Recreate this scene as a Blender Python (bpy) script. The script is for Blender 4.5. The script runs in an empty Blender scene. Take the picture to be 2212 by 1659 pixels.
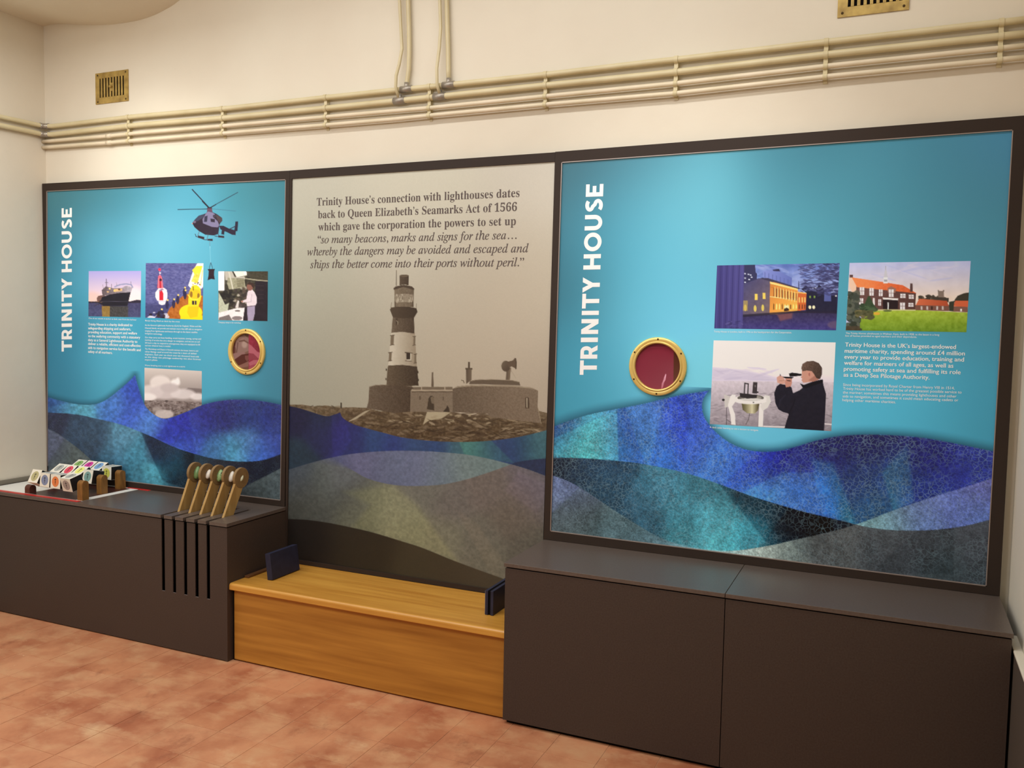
import bpy, bmesh, math, random
import numpy as np
from mathutils import Vector, Matrix
random.seed(4)
PI = math.pi
SC = bpy.context.scene
COL = SC.collection

# ------------------------------------------------------------------ camera
IW, IH = 2212.0, 1659.0
CAM = (3.9149, -4.0252, 1.8252)
YAW, PITCH, ROLL, FPX = -0.417005, -0.067605, 0.018115, 1875.63
fw = np.array([math.sin(YAW)*math.cos(PITCH), math.cos(YAW)*math.cos(PITCH), math.sin(PITCH)])
rt = np.array([math.cos(YAW), -math.sin(YAW), 0.0]); up0 = np.cross(rt, fw)
R2 = math.cos(ROLL)*rt + math.sin(ROLL)*up0
U2 = -math.sin(ROLL)*rt + math.cos(ROLL)*up0
cam = bpy.data.cameras.new('camera'); cam.sensor_width = 36.0; cam.lens = 36.0*FPX/IW
cam.clip_start = 0.05; cam.clip_end = 60
co = bpy.data.objects.new('camera', cam); COL.objects.link(co)
co.matrix_world = Matrix(((R2[0], U2[0], -fw[0], CAM[0]), (R2[1], U2[1], -fw[1], CAM[1]),
                          (R2[2], U2[2], -fw[2], CAM[2]), (0, 0, 0, 1)))
SC.camera = co

# ------------------------------------------------------------------ world, light, exposure
w = bpy.data.worlds.new('world'); SC.world = w; w.use_nodes = True
w.node_tree.nodes['Background'].inputs[0].default_value = (0.98, 1.0, 1.0, 1)
w.node_tree.nodes['Background'].inputs[1].default_value = 0.10
SC.view_settings.view_transform = 'Standard'; SC.view_settings.look = 'None'
SC.view_settings.exposure = 0.0; SC.view_settings.gamma = 1.0
SC.view_settings.use_curve_mapping = False

def aim(o, tgt):
    o.rotation_euler = (Vector(tgt)-o.location).to_track_quat('-Z', 'Y').to_euler()
def area(name, loc, tgt, sx, sy, watts, col):
    l = bpy.data.lights.new(name, 'AREA'); l.shape = 'RECTANGLE'; l.size = sx; l.size_y = sy
    l.energy = watts; l.color = col
    o = bpy.data.objects.new(name, l); o.location = loc; COL.objects.link(o); aim(o, tgt); return o
def spot(name, loc, tgt, watts, col, ang=60, blend=1.0, r=0.06):
    l = bpy.data.lights.new(name, 'SPOT'); l.energy = watts; l.color = col
    l.spot_size = math.radians(ang); l.spot_blend = blend; l.shadow_soft_size = r
    o = bpy.data.objects.new(name, l); o.location = loc; COL.objects.link(o); aim(o, tgt); return o
area('overhead_light', (2.3, -1.15, 3.98), (2.3, -1.0, 0), 3.6, 0.16, 36, (0.97, 1.0, 1.03))
area('overhead_light', (-0.4, -1.2, 3.52), (-0.4, -1.05, 0), 1.3, 0.16, 19, (0.97, 1.0, 1.03))  # unseen lamp, added to brighten the dark left side
area('room_fill_light', (0.7, -3.4, 3.55), (0.5, -2.2, 0), 3.6, 1.0, 88, (0.97, 1.0, 1.03))  # unseen frontal fill, added to lift bench front and floor
spot('track_spot', (-0.35, -1.5, 3.5), (-0.25, 0, 2.35), 48, (1.0, 1.0, 0.98), 62)
spot('track_spot', (3.1, -1.9, 3.9), (3.05, 0, 1.85), 92, (1.0, 1.0, 0.99), 56)

# ------------------------------------------------------------------ helpers
def P(px, py, v=0.0, axis=1):
    """point of the plane (axis = v) seen at photo pixel px, py"""
    d = fw*FPX + R2*(px-IW/2) + U2*(IH/2-py)
    t = (v-CAM[axis])/d[axis]
    return Vector((CAM[0]+t*d[0], CAM[1]+t*d[1], CAM[2]+t*d[2]))
def lin(c):
    c = np.asarray(c, float)/255.0
    return np.where(c <= 0.04045, c/12.92, ((c+0.055)/1.055)**2.4)
def L4(c, k=1.0):
    a = np.clip(lin(c)*k, 0, 0.95); return (float(a[0]), float(a[1]), float(a[2]), 1.0)

def mat(name, rgb, rough=0.6, metal=0.0, spec=0.5, noise=None, bump=None, coat=0.0, k=1.0):
    m = bpy.data.materials.new(name); m.use_nodes = True
    nt = m.node_tree; b = nt.nodes['Principled BSDF']
    b.inputs['Base Color'].default_value = L4(rgb, k)
    b.inputs['Roughness'].default_value = rough; b.inputs['Metallic'].default_value = metal
    b.inputs['Specular IOR Level'].default_value = spec
    b.inputs['Coat Weight'].default_value = coat; b.inputs['Coat Roughness'].default_value = 0.15
    tc = nt.nodes.new('ShaderNodeTexCoord')
    if noise:                      # (scale vector, other colour, detail, contrast)
        sc, rgb2, det, lo, hi = noise
        mp = nt.nodes.new('ShaderNodeMapping'); mp.inputs['Scale'].default_value = sc
        n = nt.nodes.new('ShaderNodeTexNoise'); n.inputs['Detail'].default_value = det; n.inputs['Scale'].default_value = 1
        r = nt.nodes.new('ShaderNodeMapRange'); r.inputs[1].default_value = lo; r.inputs[2].default_value = hi
        x = nt.nodes.new('ShaderNodeMix'); x.data_type = 'RGBA'
        x.inputs[6].default_value = L4(rgb, k); x.inputs[7].default_value = L4(rgb2, k)
        nt.links.new(tc.outputs['Object'], mp.inputs[0]); nt.links.new(mp.outputs[0], n.inputs[0])
        nt.links.new(n.outputs[0], r.inputs[0]); nt.links.new(r.outputs[0], x.inputs[0])
        nt.links.new(x.outputs[2], b.inputs['Base Color'])
    if bump:
        n = nt.nodes.new('ShaderNodeTexNoise'); n.inputs['Scale'].default_value = bump[0]; n.inputs['Detail'].default_value = 4
        bp = nt.nodes.new('ShaderNodeBump'); bp.inputs['Strength'].default_value = bump[1]; bp.inputs['Distance'].default_value = bump[2]
        nt.links.new(tc.outputs['Object'], n.inputs[0]); nt.links.new(n.outputs[0], bp.inputs['Height'])
        nt.links.new(bp.outputs[0], b.inputs['Normal'])
    return m

def link(name, me, m=None, parent=None):
    o = bpy.data.objects.new(name, me); COL.objects.link(o)
    if m is not None: me.materials.append(m)
    if parent is not None: o.parent = parent
    return o
def from_bm(name, bm, m=None, parent=None, smooth=False):
    me = bpy.data.meshes.new(name); bm.normal_update(); bm.to_mesh(me); bm.free()
    if smooth: me.polygons.foreach_set('use_smooth', [True]*len(me.polygons))
    return link(name, me, m, parent)
def root(name, label=None, cat=None, group=None, loc=(0, 0, 0)):
    # parts are modelled in world coordinates: the root sits at the thing's base, parts are shifted back
    o = bpy.data.objects.new(name, None); o.empty_display_size = 0.1; o.location = loc; COL.objects.link(o)
    if label: tag(o, label, cat, group)
    return o
def tag(o, label, cat, group=None):
    o['label'] = label; o['category'] = cat
    if group: o['group'] = group
    return o
def struct(o): o['kind'] = 'structure'; return o
def settle(r):
    """move the meshes of a thing's parts into the frame of its root"""
    v = r.location
    for c in r.children:
        if c.type == 'MESH':
            c.data.transform(Matrix.Translation(-v))
            for g in c.children:
                if g.type == 'MESH': g.data.transform(Matrix.Translation(-v))

def box(bm, a, b, bev=0.0, M=None):
    x0, y0, z0 = a; x1, y1, z1 = b
    vs = [bm.verts.new(p) for p in ((x0,y0,z0),(x1,y0,z0),(x1,y1,z0),(x0,y1,z0),(x0,y0,z1),(x1,y0,z1),(x1,y1,z1),(x0,y1,z1))]
    fs = [bm.faces.new([vs[i] for i in f]) for f in ((0,3,2,1),(4,5,6,7),(0,1,5,4),(1,2,6,5),(2,3,7,6),(3,0,4,7))]
    if bev:
        es = list({e for f in fs for e in f.edges})
        r = bmesh.ops.bevel(bm, geom=es, offset=bev, segments=2, affect='EDGES', profile=0.5)
        vs = list({v for f in r['faces'] for v in f.verts} | {v for v in vs if v.is_valid})
    if M is not None:
        for v in vs: v.co = M @ v.co
    return vs
def prism(bm, poly, axis, a, b):
    """extrude a 2D polygon along axis between a and b; poly holds the two other coordinates in order"""
    def pt(p, t):
        if axis == 0: return (t, p[0], p[1])
        if axis == 1: return (p[0], t, p[1])
        return (p[0], p[1], t)
    A = [bm.verts.new(pt(p, a)) for p in poly]; B = [bm.verts.new(pt(p, b)) for p in poly]
    n = len(poly); fs = [bm.faces.new(A), bm.faces.new(B[::-1])]
    for i in range(n): fs.append(bm.faces.new((A[i], B[i], B[(i+1) % n], A[(i+1) % n])))
    bmesh.ops.recalc_face_normals(bm, faces=fs)
    return A+B
def tube(bm, pts, r, seg=14, caps=True):
    pts = [Vector(p) for p in pts]; rings = []
    n = len(pts); rs = r if isinstance(r, (list, tuple)) else [r]*n
    prev = None
    for i, p in enumerate(pts):
        d = (pts[min(i+1, n-1)]-pts[max(i-1, 0)]).normalized()
        if prev is None:
            u = d.orthogonal().normalized()
        else:
            u = (prev - d*prev.dot(d)).normalized()
        prev = u; v = d.cross(u)
        rings.append([bm.verts.new(p+(u*math.cos(2*PI*k/seg)+v*math.sin(2*PI*k/seg))*rs[i]) for k in range(seg)])
    for i in range(n-1):
        for k in range(seg):
            bm.faces.new((rings[i][k], rings[i][(k+1) % seg], rings[i+1][(k+1) % seg], rings[i+1][k]))
    if caps:
        bm.faces.new(rings[0][::-1]); bm.faces.new(rings[-1])
def lathe(bm, prof, c, axis_m, seg=48):
    """prof: (radius, height) list turned about local z, placed by matrix axis_m at c"""
    rings = []
    for r, h in prof:
        rings.append([bm.verts.new(Vector(c)+axis_m @ Vector((r*math.cos(2*PI*k/seg), r*math.sin(2*PI*k/seg), h))) for k in range(seg)])
    for i in range(len(rings)-1):
        for k in range(seg):
            bm.faces.new((rings[i][k], rings[i][(k+1) % seg], rings[i+1][(k+1) % seg], rings[i+1][k]))
    return rings
M_Y = Matrix(((1, 0, 0), (0, 0, -1), (0, 1, 0)))     # local z -> -Y (towards the room)
M_X = Matrix(((0, 0, 1), (1, 0, 0), (0, 1, 0)))      # local z -> +X

# ------------------------------------------------------------------ materials
M = {}
M['wall'] = mat('cream_wall_paint', (228, 219, 199), 0.75, spec=0.25, noise=((1.3, 1.3, 1.3), (221, 209, 188), 4, 0.3, 0.75), bump=(9, 0.25, 0.01))
M['pipe'] = mat('cream_gloss_pipe_paint', (214, 200, 160), 0.42, spec=0.5, noise=((6, 6, 6), (200, 184, 140), 3, 0.35, 0.8))
M['pipe2'] = mat('white_gloss_pipe_paint', (228, 212, 184), 0.42, spec=0.5, noise=((6, 6, 6), (210, 196, 160), 3, 0.35, 0.8))
M['solder'] = mat('bare_tinned_copper', (160, 150, 136), 0.35, 0.45)
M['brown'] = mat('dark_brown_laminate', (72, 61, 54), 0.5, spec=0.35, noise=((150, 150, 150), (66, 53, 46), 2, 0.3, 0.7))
M['brown_top'] = mat('dark_brown_laminate_lit_top', (98, 86, 78), 0.33, spec=0.6, noise=((120, 120, 120), (88, 76, 68), 2, 0.3, 0.7))  # lighter than the sides: reflection of the panels put into the colour
M['frame'] = mat('dark_brown_frame', (54, 43, 36), 0.6, spec=0.2)
M['trim'] = mat('pale_aluminium_trim', (165, 150, 142), 0.4, 0.4)
M['black'] = mat('black_inside', (16, 12, 10), 0.9, spec=0.1)
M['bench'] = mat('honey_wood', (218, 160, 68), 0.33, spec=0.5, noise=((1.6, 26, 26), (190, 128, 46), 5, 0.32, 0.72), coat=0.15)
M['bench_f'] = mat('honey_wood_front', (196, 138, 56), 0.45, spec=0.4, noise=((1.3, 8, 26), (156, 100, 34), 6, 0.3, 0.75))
M['lever'] = mat('pale_beech', (184, 148, 88), 0.45, noise=((30, 30, 5), (160, 122, 64), 4, 0.3, 0.8))
M['mdf'] = mat('brown_mdf_disc', (142, 112, 68), 0.6, noise=((40, 40, 40), (124, 96, 56), 3, 0.3, 0.8))
M['post'] = mat('oak_post', (150, 104, 44), 0.6, noise=((60, 60, 14), (112, 72, 26), 4, 0.3, 0.75))
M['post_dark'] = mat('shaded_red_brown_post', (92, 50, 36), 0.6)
M['brass'] = mat('polished_brass', (240, 212, 130), 0.34, 0.4, noise=((8, 8, 8), (222, 186, 98), 3, 0.3, 0.8))
M['brass_old'] = mat('tarnished_brass', (196, 166, 92), 0.42, 0.4, noise=((22, 22, 22), (146, 118, 62), 5, 0.35, 0.75))
M['screw'] = mat('dark_screw', (70, 52, 24), 0.4, 0.7)
M['navy'] = mat('navy_board', (42, 44, 66), 0.5, spec=0.4, noise=((30, 30, 30), (34, 36, 56), 2, 0.3, 0.7))
M['page'] = mat('grey_board_edge', (110, 108, 116), 0.6)
M['white'] = mat('white_gloss_print', (244, 240, 228), 0.35)
M['lettering'] = mat('cream_white_lettering', (250, 250, 247), 0.5)
M['ink'] = mat('dark_brown_ink', (88, 74, 68), 0.6)
M['dado'] = mat('dark_brown_dado_paint', (80, 70, 60), 0.6)
M['red'] = mat('red_print', (205, 48, 44), 0.35)
M['redbrown'] = mat('dark_cube_reflection', (70, 38, 32), 0.3)

def print_mat(name, crack_scale, gain=1.0, rough=0.42):
    """flat print: reads the print's own colour from the attribute; alpha = amount of printed crackle"""
    m = bpy.data.materials.new(name); m.use_nodes = True; nt = m.node_tree; b = nt.nodes['Principled BSDF']
    b.inputs['Roughness'].default_value = rough; b.inputs['Specular IOR Level'].default_value = 0.3
    a = nt.nodes.new('ShaderNodeAttribute'); a.attribute_name = 'print'
    if crack_scale:
        tc = nt.nodes.new('ShaderNodeTexCoord')
        n = nt.nodes.new('ShaderNodeTexNoise'); n.inputs['Scale'].default_value = crack_scale*0.5; n.inputs['Detail'].default_value = 2
        mx = nt.nodes.new('ShaderNodeMix'); mx.data_type = 'VECTOR'; mx.inputs[0].default_value = 0.03
        nt.links.new(tc.outputs['Object'], mx.inputs[4]); nt.links.new(n.outputs['Color'], mx.inputs[5])
        v = nt.nodes.new('ShaderNodeTexVoronoi'); v.feature = 'DISTANCE_TO_EDGE'; v.inputs['Scale'].default_value = crack_scale
        nt.links.new(mx.outputs[1], v.inputs['Vector'])
        r = nt.nodes.new('ShaderNodeMapRange'); r.inputs[1].default_value = 0.0; r.inputs[2].default_value = 0.11
        r.inputs[3].default_value = 1.0; r.inputs[4].default_value = 0.0
        nt.links.new(v.outputs['Distance'], r.inputs[0])
        n2 = nt.nodes.new('ShaderNodeTexNoise'); n2.inputs['Scale'].default_value = 9; n2.inputs['Detail'].default_value = 5
        nt.links.new(tc.outputs['Object'], n2.inputs[0])
        r2 = nt.nodes.new('ShaderNodeMapRange'); r2.inputs[1].default_value = 0.30; r2.inputs[2].default_value = 0.62
        nt.links.new(n2.outputs[0], r2.inputs[0])
        mu = nt.nodes.new('ShaderNodeMath'); mu.operation = 'MULTIPLY'
        nt.links.new(r.outputs[0], mu.inputs[0]); nt.links.new(r2.outputs[0], mu.inputs[1])
        mu2 = nt.nodes.new('ShaderNodeMath'); mu2.operation = 'MULTIPLY'
        nt.links.new(mu.outputs[0], mu2.inputs[0]); nt.links.new(a.outputs['Alpha'], mu2.inputs[1])
        sc = nt.nodes.new('ShaderNodeMix'); sc.data_type = 'RGBA'; sc.blend_type = 'SCREEN'
        sc.inputs[7].default_value = (0.11, 0.18, 0.22, 1)
        nt.links.new(mu2.outputs[0], sc.inputs[0]); nt.links.new(a.outputs['Color'], sc.inputs[6])
        nt.links.new(sc.outputs[2], b.inputs['Base Color'])
    else:
        nt.links.new(a.outputs['Color'], b.inputs['Base Color'])
    return m
M['print_r'] = print_mat('right_panel_print', 58)
M['print_l'] = print_mat('left_panel_print', 85)
M['print_m'] = print_mat('middle_panel_print', 0, rough=0.6)
M['photo'] = print_mat('photo_print', 0, rough=0.4)

# ------------------------------------------------------------------ print painter (works in photo pixels of the flat print)
_rng = np.random.RandomState(7)
_LAT = _rng.rand(256, 256)
def vnoise(x, y):
    xi = np.floor(x).astype(int); yi = np.floor(y).astype(int); fx = x-xi; fy = y-yi
    fx = fx*fx*(3-2*fx); fy = fy*fy*(3-2*fy)
    g = lambda a, b: _LAT[a & 255, b & 255]
    return (g(xi, yi)*(1-fx)+g(xi+1, yi)*fx)*(1-fy)+(g(xi, yi+1)*(1-fx)+g(xi+1, yi+1)*fx)*fy
def fbm(x, y, o=4):
    s = 0; a = 1; t = 0
    for i in range(o):
        s = s+a*vnoise(x*2**i+17.3*i, y*2**i+5.1*i); t += a; a *= 0.55
    return s/t
class Art:
    def __init__(s, px, py):
        s.x = px.ravel(); s.y = py.ravel(); s.c = np.zeros((s.x.size, 3)); s.a = np.zeros(s.x.size); s.k = np.ones(s.x.size)
        s.T = (0, 0, 1)
    def set(s, ox, oy, sc): s.T = (ox, oy, sc)
    def tr(s, pts):
        p = np.asarray(pts, float); return np.stack([s.T[0]+p[:, 0]/s.T[2], s.T[1]+p[:, 1]/s.T[2]], 1)
    def mix(s, idx, cov, col):
        s.c[idx] = s.c[idx]*(1-cov[:, None])+np.asarray(col, float)*cov[:, None]
    def grad(s, idx, col):
        """col: rgb, or (rgb0, (x0,y0), rgb1, (x1,y1))"""
        if len(col) == 3: return np.asarray(col, float)
        c0, p0, c1, p1 = col; q = s.tr([p0, p1]); d = q[1]-q[0]
        t = ((s.x[idx]-q[0, 0])*d[0]+(s.y[idx]-q[0, 1])*d[1])/(d@d); t = np.clip(t, 0, 1)[:, None]
        return np.asarray(c0, float)*(1-t)+np.asarray(c1, float)*t
    def sdf(s, p, soft):
        lo = p.min(0)-soft-1; hi = p.max(0)+soft+1
        idx = np.where((s.x > lo[0]) & (s.x < hi[0]) & (s.y > lo[1]) & (s.y < hi[1]))[0]
        x = s.x[idx]; y = s.y[idx]; ins = np.zeros(x.size, bool); d = np.full(x.size, 1e9)
        n = len(p)
        for i in range(n):
            ax, ay = p[i]; bx, by = p[(i+1) % n]
            c = ((ay > y) != (by > y))
            ins ^= c & (x < (bx-ax)*(y-ay)/((by-ay) if by != ay else 1e-9)+ax)
            ex, ey = bx-ax, by-ay; t = np.clip(((x-ax)*ex+(y-ay)*ey)/(ex*ex+ey*ey+1e-12), 0, 1)
            d = np.minimum(d, (x-ax-t*ex)**2+(y-ay-t*ey)**2)
        d = np.sqrt(d); return idx, np.where(ins, -d, d)
    def poly(s, pts, col, soft=1.0, alpha=1.0, n=0, ns=6.0):
        soft = max(soft/s.T[2], min(soft, 0.9)); p = s.tr(pts); idx, d = s.sdf(p, soft)
        if idx.size == 0: return
        cov = np.clip(0.5-d/soft, 0, 1)*alpha
        c = s.grad(idx, col)
        if n:
            k = (fbm(s.x[idx]/ns, s.y[idx]/ns, 3)-0.5)*2*n; c = np.clip(c+k[:, None], 0, 255)
        s.mix(idx, cov, c)
    def rect(s, x0, y0, x1, y1, col, **k): s.poly([(x0, y0), (x1, y0), (x1, y1), (x0, y1)], col, **k)
    def line(s, pts, w, col, soft=1.0, alpha=1.0):
        soft = max(soft/s.T[2], min(soft, 0.9)); p = s.tr(pts); w = w/s.T[2]/2
        for i in range(len(p)-1):
            a, b = p[i], p[i+1]; lo = np.minimum(a, b)-w-soft-1; hi = np.maximum(a, b)+w+soft+1
            idx = np.where((s.x > lo[0]) & (s.x < hi[0]) & (s.y > lo[1]) & (s.y < hi[1]))[0]
            e = b-a; t = np.clip(((s.x[idx]-a[0])*e[0]+(s.y[idx]-a[1])*e[1])/(e@e+1e-9), 0, 1)
            d = np.hypot(s.x[idx]-a[0]-t*e[0], s.y[idx]-a[1]-t*e[1])-w
            s.mix(idx, np.clip(0.5-d/soft, 0, 1)*alpha, np.asarray(col, float))
    def ell(s, cx, cy, rx, ry, col, soft=1.0, alpha=1.0, ang=0.0, n=0):
        t = np.linspace(0, 2*PI, 28, endpoint=False); c, q = math.cos(ang), math.sin(ang)
        s.poly([(cx+rx*math.cos(u)*c-ry*math.sin(u)*q, cy+rx*math.cos(u)*q+ry*math.sin(u)*c) for u in t], col, soft, alpha, n)
    def blobs(s, box_, cnt, rx, ry, cols, alpha=0.6, soft=1.5, seed=1):
        r = random.Random(seed)
        for _ in range(cnt):
            s.ell(r.uniform(box_[0], box_[2]), r.uniform(box_[1], box_[3]), rx*r.uniform(.4, 1), ry*r.uniform(.4, 1), r.choice(cols), soft, alpha, r.uniform(-.5, .5))
    def noise(s, amp, sc=3.0, sy=None):
        k = (fbm(s.x/sc, s.y/(sy or sc), 3)-0.5)*2*amp; s.c = np.clip(s.c+k[:, None], 0, 255)

def field(x, y, pts, rad=70.0):
    """smooth colour from control points (x, y, (r,g,b)), gaussian weighted"""
    num = np.zeros((x.size, 3)); den = np.zeros(x.size)
    for px, py, c in pts:
        d2 = ((x-px)**2+(y-py)**2)/rad**2
        wgt = np.exp(-d2)+1e-4/(d2+0.3)**2
        num += wgt[:, None]*np.asarray(c, float); den += wgt
    return num/den[:, None]

def grid(name, quad, step, y, painter, m, parent, gain=1.0, keep=None, world_quad=None):
    """a fine flat grid lying on the wall plane Y = y over a px quad (TL, TR, BR, BL), coloured by painter(Art)"""
    q = world_quad or [P(a, b, y) for a, b in quad]
    def pxof(v):
        d = np.array(v)-np.array(CAM); z = d@fw; return (IW/2+FPX*(d@R2)/z, IH/2-FPX*(d@U2)/z)
    qp = [pxof(v) for v in q]
    wpx = max(math.dist(qp[0], qp[1]), math.dist(qp[3], qp[2])); hpx = max(math.dist(qp[0], qp[3]), math.dist(qp[1], qp[2]))
    nu = max(2, int(wpx/step)); nv = max(2, int(hpx/step))
    u, v = np.meshgrid(np.linspace(0, 1, nu+1), np.linspace(0, 1, nv+1))
    Q = [np.array(t) for t in q]
    pos = (Q[0]*(1-u)[..., None]+Q[1]*u[..., None])*(1-v)[..., None]+(Q[3]*(1-u)[..., None]+Q[2]*u[..., None])*v[..., None]
    pos = pos.reshape(-1, 3); d = pos-np.array(CAM); z = d@fw
    px = IW/2+FPX*(d@R2)/z; py = IH/2-FPX*(d@U2)/z
    A = Art(px, py); painter(A)
    col = np.ones((px.size, 4), np.float32)
    col[:, :3] = np.clip(lin(np.clip(A.c, 0, 255))*A.k[:, None]*gain*INK, 0, 0.96); col[:, 3] = A.a
    i = np.arange(nv)[:, None]*(nu+1)+np.arange(nu)[None, :]
    f = np.stack([i, i+nu+1, i+nu+2, i+1], -1).reshape(-1, 4)
    if keep is not None: f = f[keep(px[f].mean(1), py[f].mean(1))]
    me = bpy.data.meshes.new(name); nf = len(f)
    me.vertices.add(len(pos)); me.vertices.foreach_set('co', pos.astype(np.float32).ravel())
    me.loops.add(nf*4); me.loops.foreach_set('vertex_index', f.astype(np.int32).ravel())
    me.polygons.add(nf); me.polygons.foreach_set('loop_start', np.arange(0, nf*4, 4, dtype=np.int32))
    me.update(calc_edges=True)
    at = me.color_attributes.new('print', 'FLOAT_COLOR', 'POINT'); at.data.foreach_set('color', col.ravel())
    return link(name, me, m, parent)

# ------------------------------------------------------------------ the room
XL, XR, YW, YN, ZCEIL = -1.272, 4.376, 0.03, -6.2, 4.15
bm = bmesh.new(); box(bm, (XL-0.12, YW, -0.05), (XR+0.12, YW+0.15, ZCEIL+0.4)); struct(from_bm('wall_back', bm, M['wall']))
bm = bmesh.new(); box(bm, (XL-0.15, YN, -0.05), (XL, YW, ZCEIL+0.4)); struct(from_bm('wall_left', bm, M['wall']))
bm = bmesh.new(); box(bm, (XR, YN, -0.05), (XR+0.15, YW, ZCEIL+0.4)); struct(from_bm('wall_right', bm, M['wall']))
bm = bmesh.new(); box(bm, (XL-0.15, YN-0.15, -0.05), (XR+0.15, YN, ZCEIL+0.4)); struct(from_bm('wall_front', bm, M['wall']))
# vaulted plaster ceiling: dips towards the left wall
_a = [P(u, v, YW) for u, v in ((120, 52), (180, 54), (240, 53), (290, 46), (325, 36), (355, 22), (386, 2))]
arc = [(XL-0.1, _a[0].z-0.01)]+[(q.x, q.z) for q in _a]+[(0.12, _a[-1].z+0.12), (0.3, _a[-1].z+0.24), (0.55, 4.15)]
def _cr(p, n=5):
    o = []
    for i in range(len(p)-1):
        q = [np.array(p[max(0, min(len(p)-1, i+j))], float) for j in (-1, 0, 1, 2)]
        for k in range(n):
            t = k/n; o.append(tuple(0.5*((2*q[1])+(-q[0]+q[2])*t+(2*q[0]-5*q[1]+4*q[2]-q[3])*t*t+(-q[0]+3*q[1]-3*q[2]+q[3])*t**3)))
    return o+[tuple(p[-1])]
arc = _cr(arc)+[(XR+0.1, 4.15)]
bm = bmesh.new(); prism(bm, arc+[(XR+0.1, 4.6), (XL-0.1, 4.6)], 1, YN-0.1, YW+0.1)
struct(from_bm('ceiling', bm, M['wall'], smooth=False))
bm = bmesh.new(); box(bm, (XR-0.029, -2.6, 0.0), (XR, -0.30, 0.675), 0.003)
struct(from_bm('trim_1', bm, M['dado']))
bm = bmesh.new(); box(bm, (XR-0.031, -2.6, 0.675), (XR, -0.30, 0.687), 0.003)
struct(from_bm('trim_2', bm, M['wall']))

# floor: slab with every quarry tile in view laid on it
M['grout'] = mat('sandy_floor_joint', (206, 160, 122), 0.8, noise=((5, 5, 5), (178, 124, 90), 3, 0.3, 0.7))
tm = bpy.data.materials.new('terracotta_tile'); tm.use_nodes = True; nt = tm.node_tree; b = nt.nodes['Principled BSDF']
b.inputs['Roughness'].default_value = 0.55; b.inputs['Specular IOR Level'].default_value = 0.35
geo = nt.nodes.new('ShaderNodeNewGeometry'); oi = nt.nodes.new('ShaderNodeObjectInfo')
def ntex(scale, det=5, sx=1, sy=1, rough=0.6):
    mp = nt.nodes.new('ShaderNodeMapping'); mp.inputs['Scale'].default_value = (sx, sy, 1)
    n = nt.nodes.new('ShaderNodeTexNoise'); n.inputs['Scale'].default_value = scale; n.inputs['Detail'].default_value = det
    n.inputs['Roughness'].default_value = rough
    nt.links.new(geo.outputs['Position'], mp.inputs[0]); nt.links.new(mp.outputs[0], n.inputs[0]); return n.outputs[0]
def rng(x, lo, hi, a=0.0, c=1.0):
    r = nt.nodes.new('ShaderNodeMapRange')
    for i, v in enumerate((lo, hi, a, c)): r.inputs[i+1].default_value = v
    nt.links.new(x, r.inputs[0]); return r.outputs[0]
def mixc(f, A_, B_):
    x = nt.nodes.new('ShaderNodeMix'); x.data_type = 'RGBA'
    if hasattr(f, 'node'): nt.links.new(f, x.inputs[0])
    else: x.inputs[0].default_value = f
    for s, v in ((6, A_), (7, B_)):
        if hasattr(v, 'node'): nt.links.new(v, x.inputs[s])
        else: x.inputs[s].default_value = v
    return x.outputs[2]
base = mixc(rng(oi.outputs['Random'], 0, 1), L4((198, 134, 94)), L4((206, 146, 106)))
base = mixc(rng(ntex(2.1, 5, 1.3, 1), 0.40, 0.66), base, L4((166, 98, 66)))
base = mixc(rng(ntex(5.5, 6, 1, 1.4), 0.47, 0.72), base, L4((206, 156, 114)))
base = mixc(rng(ntex(3.0, 7, 1.6, 1, 0.7), 0.58, 0.78), base, L4((142, 84, 58)))
base = mixc(rng(ntex(1.5, 6, 1, 1.3, 0.65), 0.60, 0.80), base, L4((228, 194, 150)))
base = mixc(rng(ntex(26, 3), 0.70, 0.80), base, L4((232, 206, 170)))
nt.links.new(base, b.inputs['Base Color'])
bp = nt.nodes.new('ShaderNodeBump'); bp.inputs['Strength'].default_value = 0.35; bp.inputs['Distance'].default_value = 0.004
nt.links.new(ntex(14, 5), bp.inputs['Height']); nt.links.new(bp.outputs[0], b.inputs['Normal'])
bm = bmesh.new(); box(bm, (XL-0.1, YN-0.1, -0.10), (XR+0.1, YW+0.1, -0.0014))
floor = struct(from_bm('floor', bm, M['grout']))
TS = 0.2295; meshes = []
for k in range(4):
    bm = bmesh.new(); g = 0.0012; box(bm, (g, g, -0.012), (TS-g, TS-g, 0.0), 0.0008)
    me = bpy.data.meshes.new('tile'); bm.to_mesh(me); bm.free(); me.materials.append(tm); meshes.append(me)
cnt = 0
for j in range(14):
    y0 = -0.545-(j+1)*TS+0.115
    off = 0.0
    for i in range(23):
        x0 = XL+i*TS+off-0.02
        # only the part of the floor the picture can see, nearest rows first
        vis = False
        for cx, cy in ((x0, y0), (x0+TS, y0), (x0, y0+TS), (x0+TS, y0+TS)):
            d = np.array((cx, cy, 0))-np.array(CAM); z = d@fw
            if z > 0.3:
                u = IW/2+FPX*(d@R2)/z; v = IH/2-FPX*(d@U2)/z
                if -260 < u < IW+60 and v < IH+330: vis = True
        if not vis or x0+TS > XR: continue
        o = bpy.data.objects.new('tile', meshes[cnt % 4]); COL.objects.link(o); o.parent = floor
        o.location = (x0, y0, random.uniform(-0.0003, 0.0003))
        o.rotation_euler = (random.uniform(-.001, .001), random.uniform(-.001, .001), random.uniform(-.003, .003)); cnt += 1
print('tiles', cnt)

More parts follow.
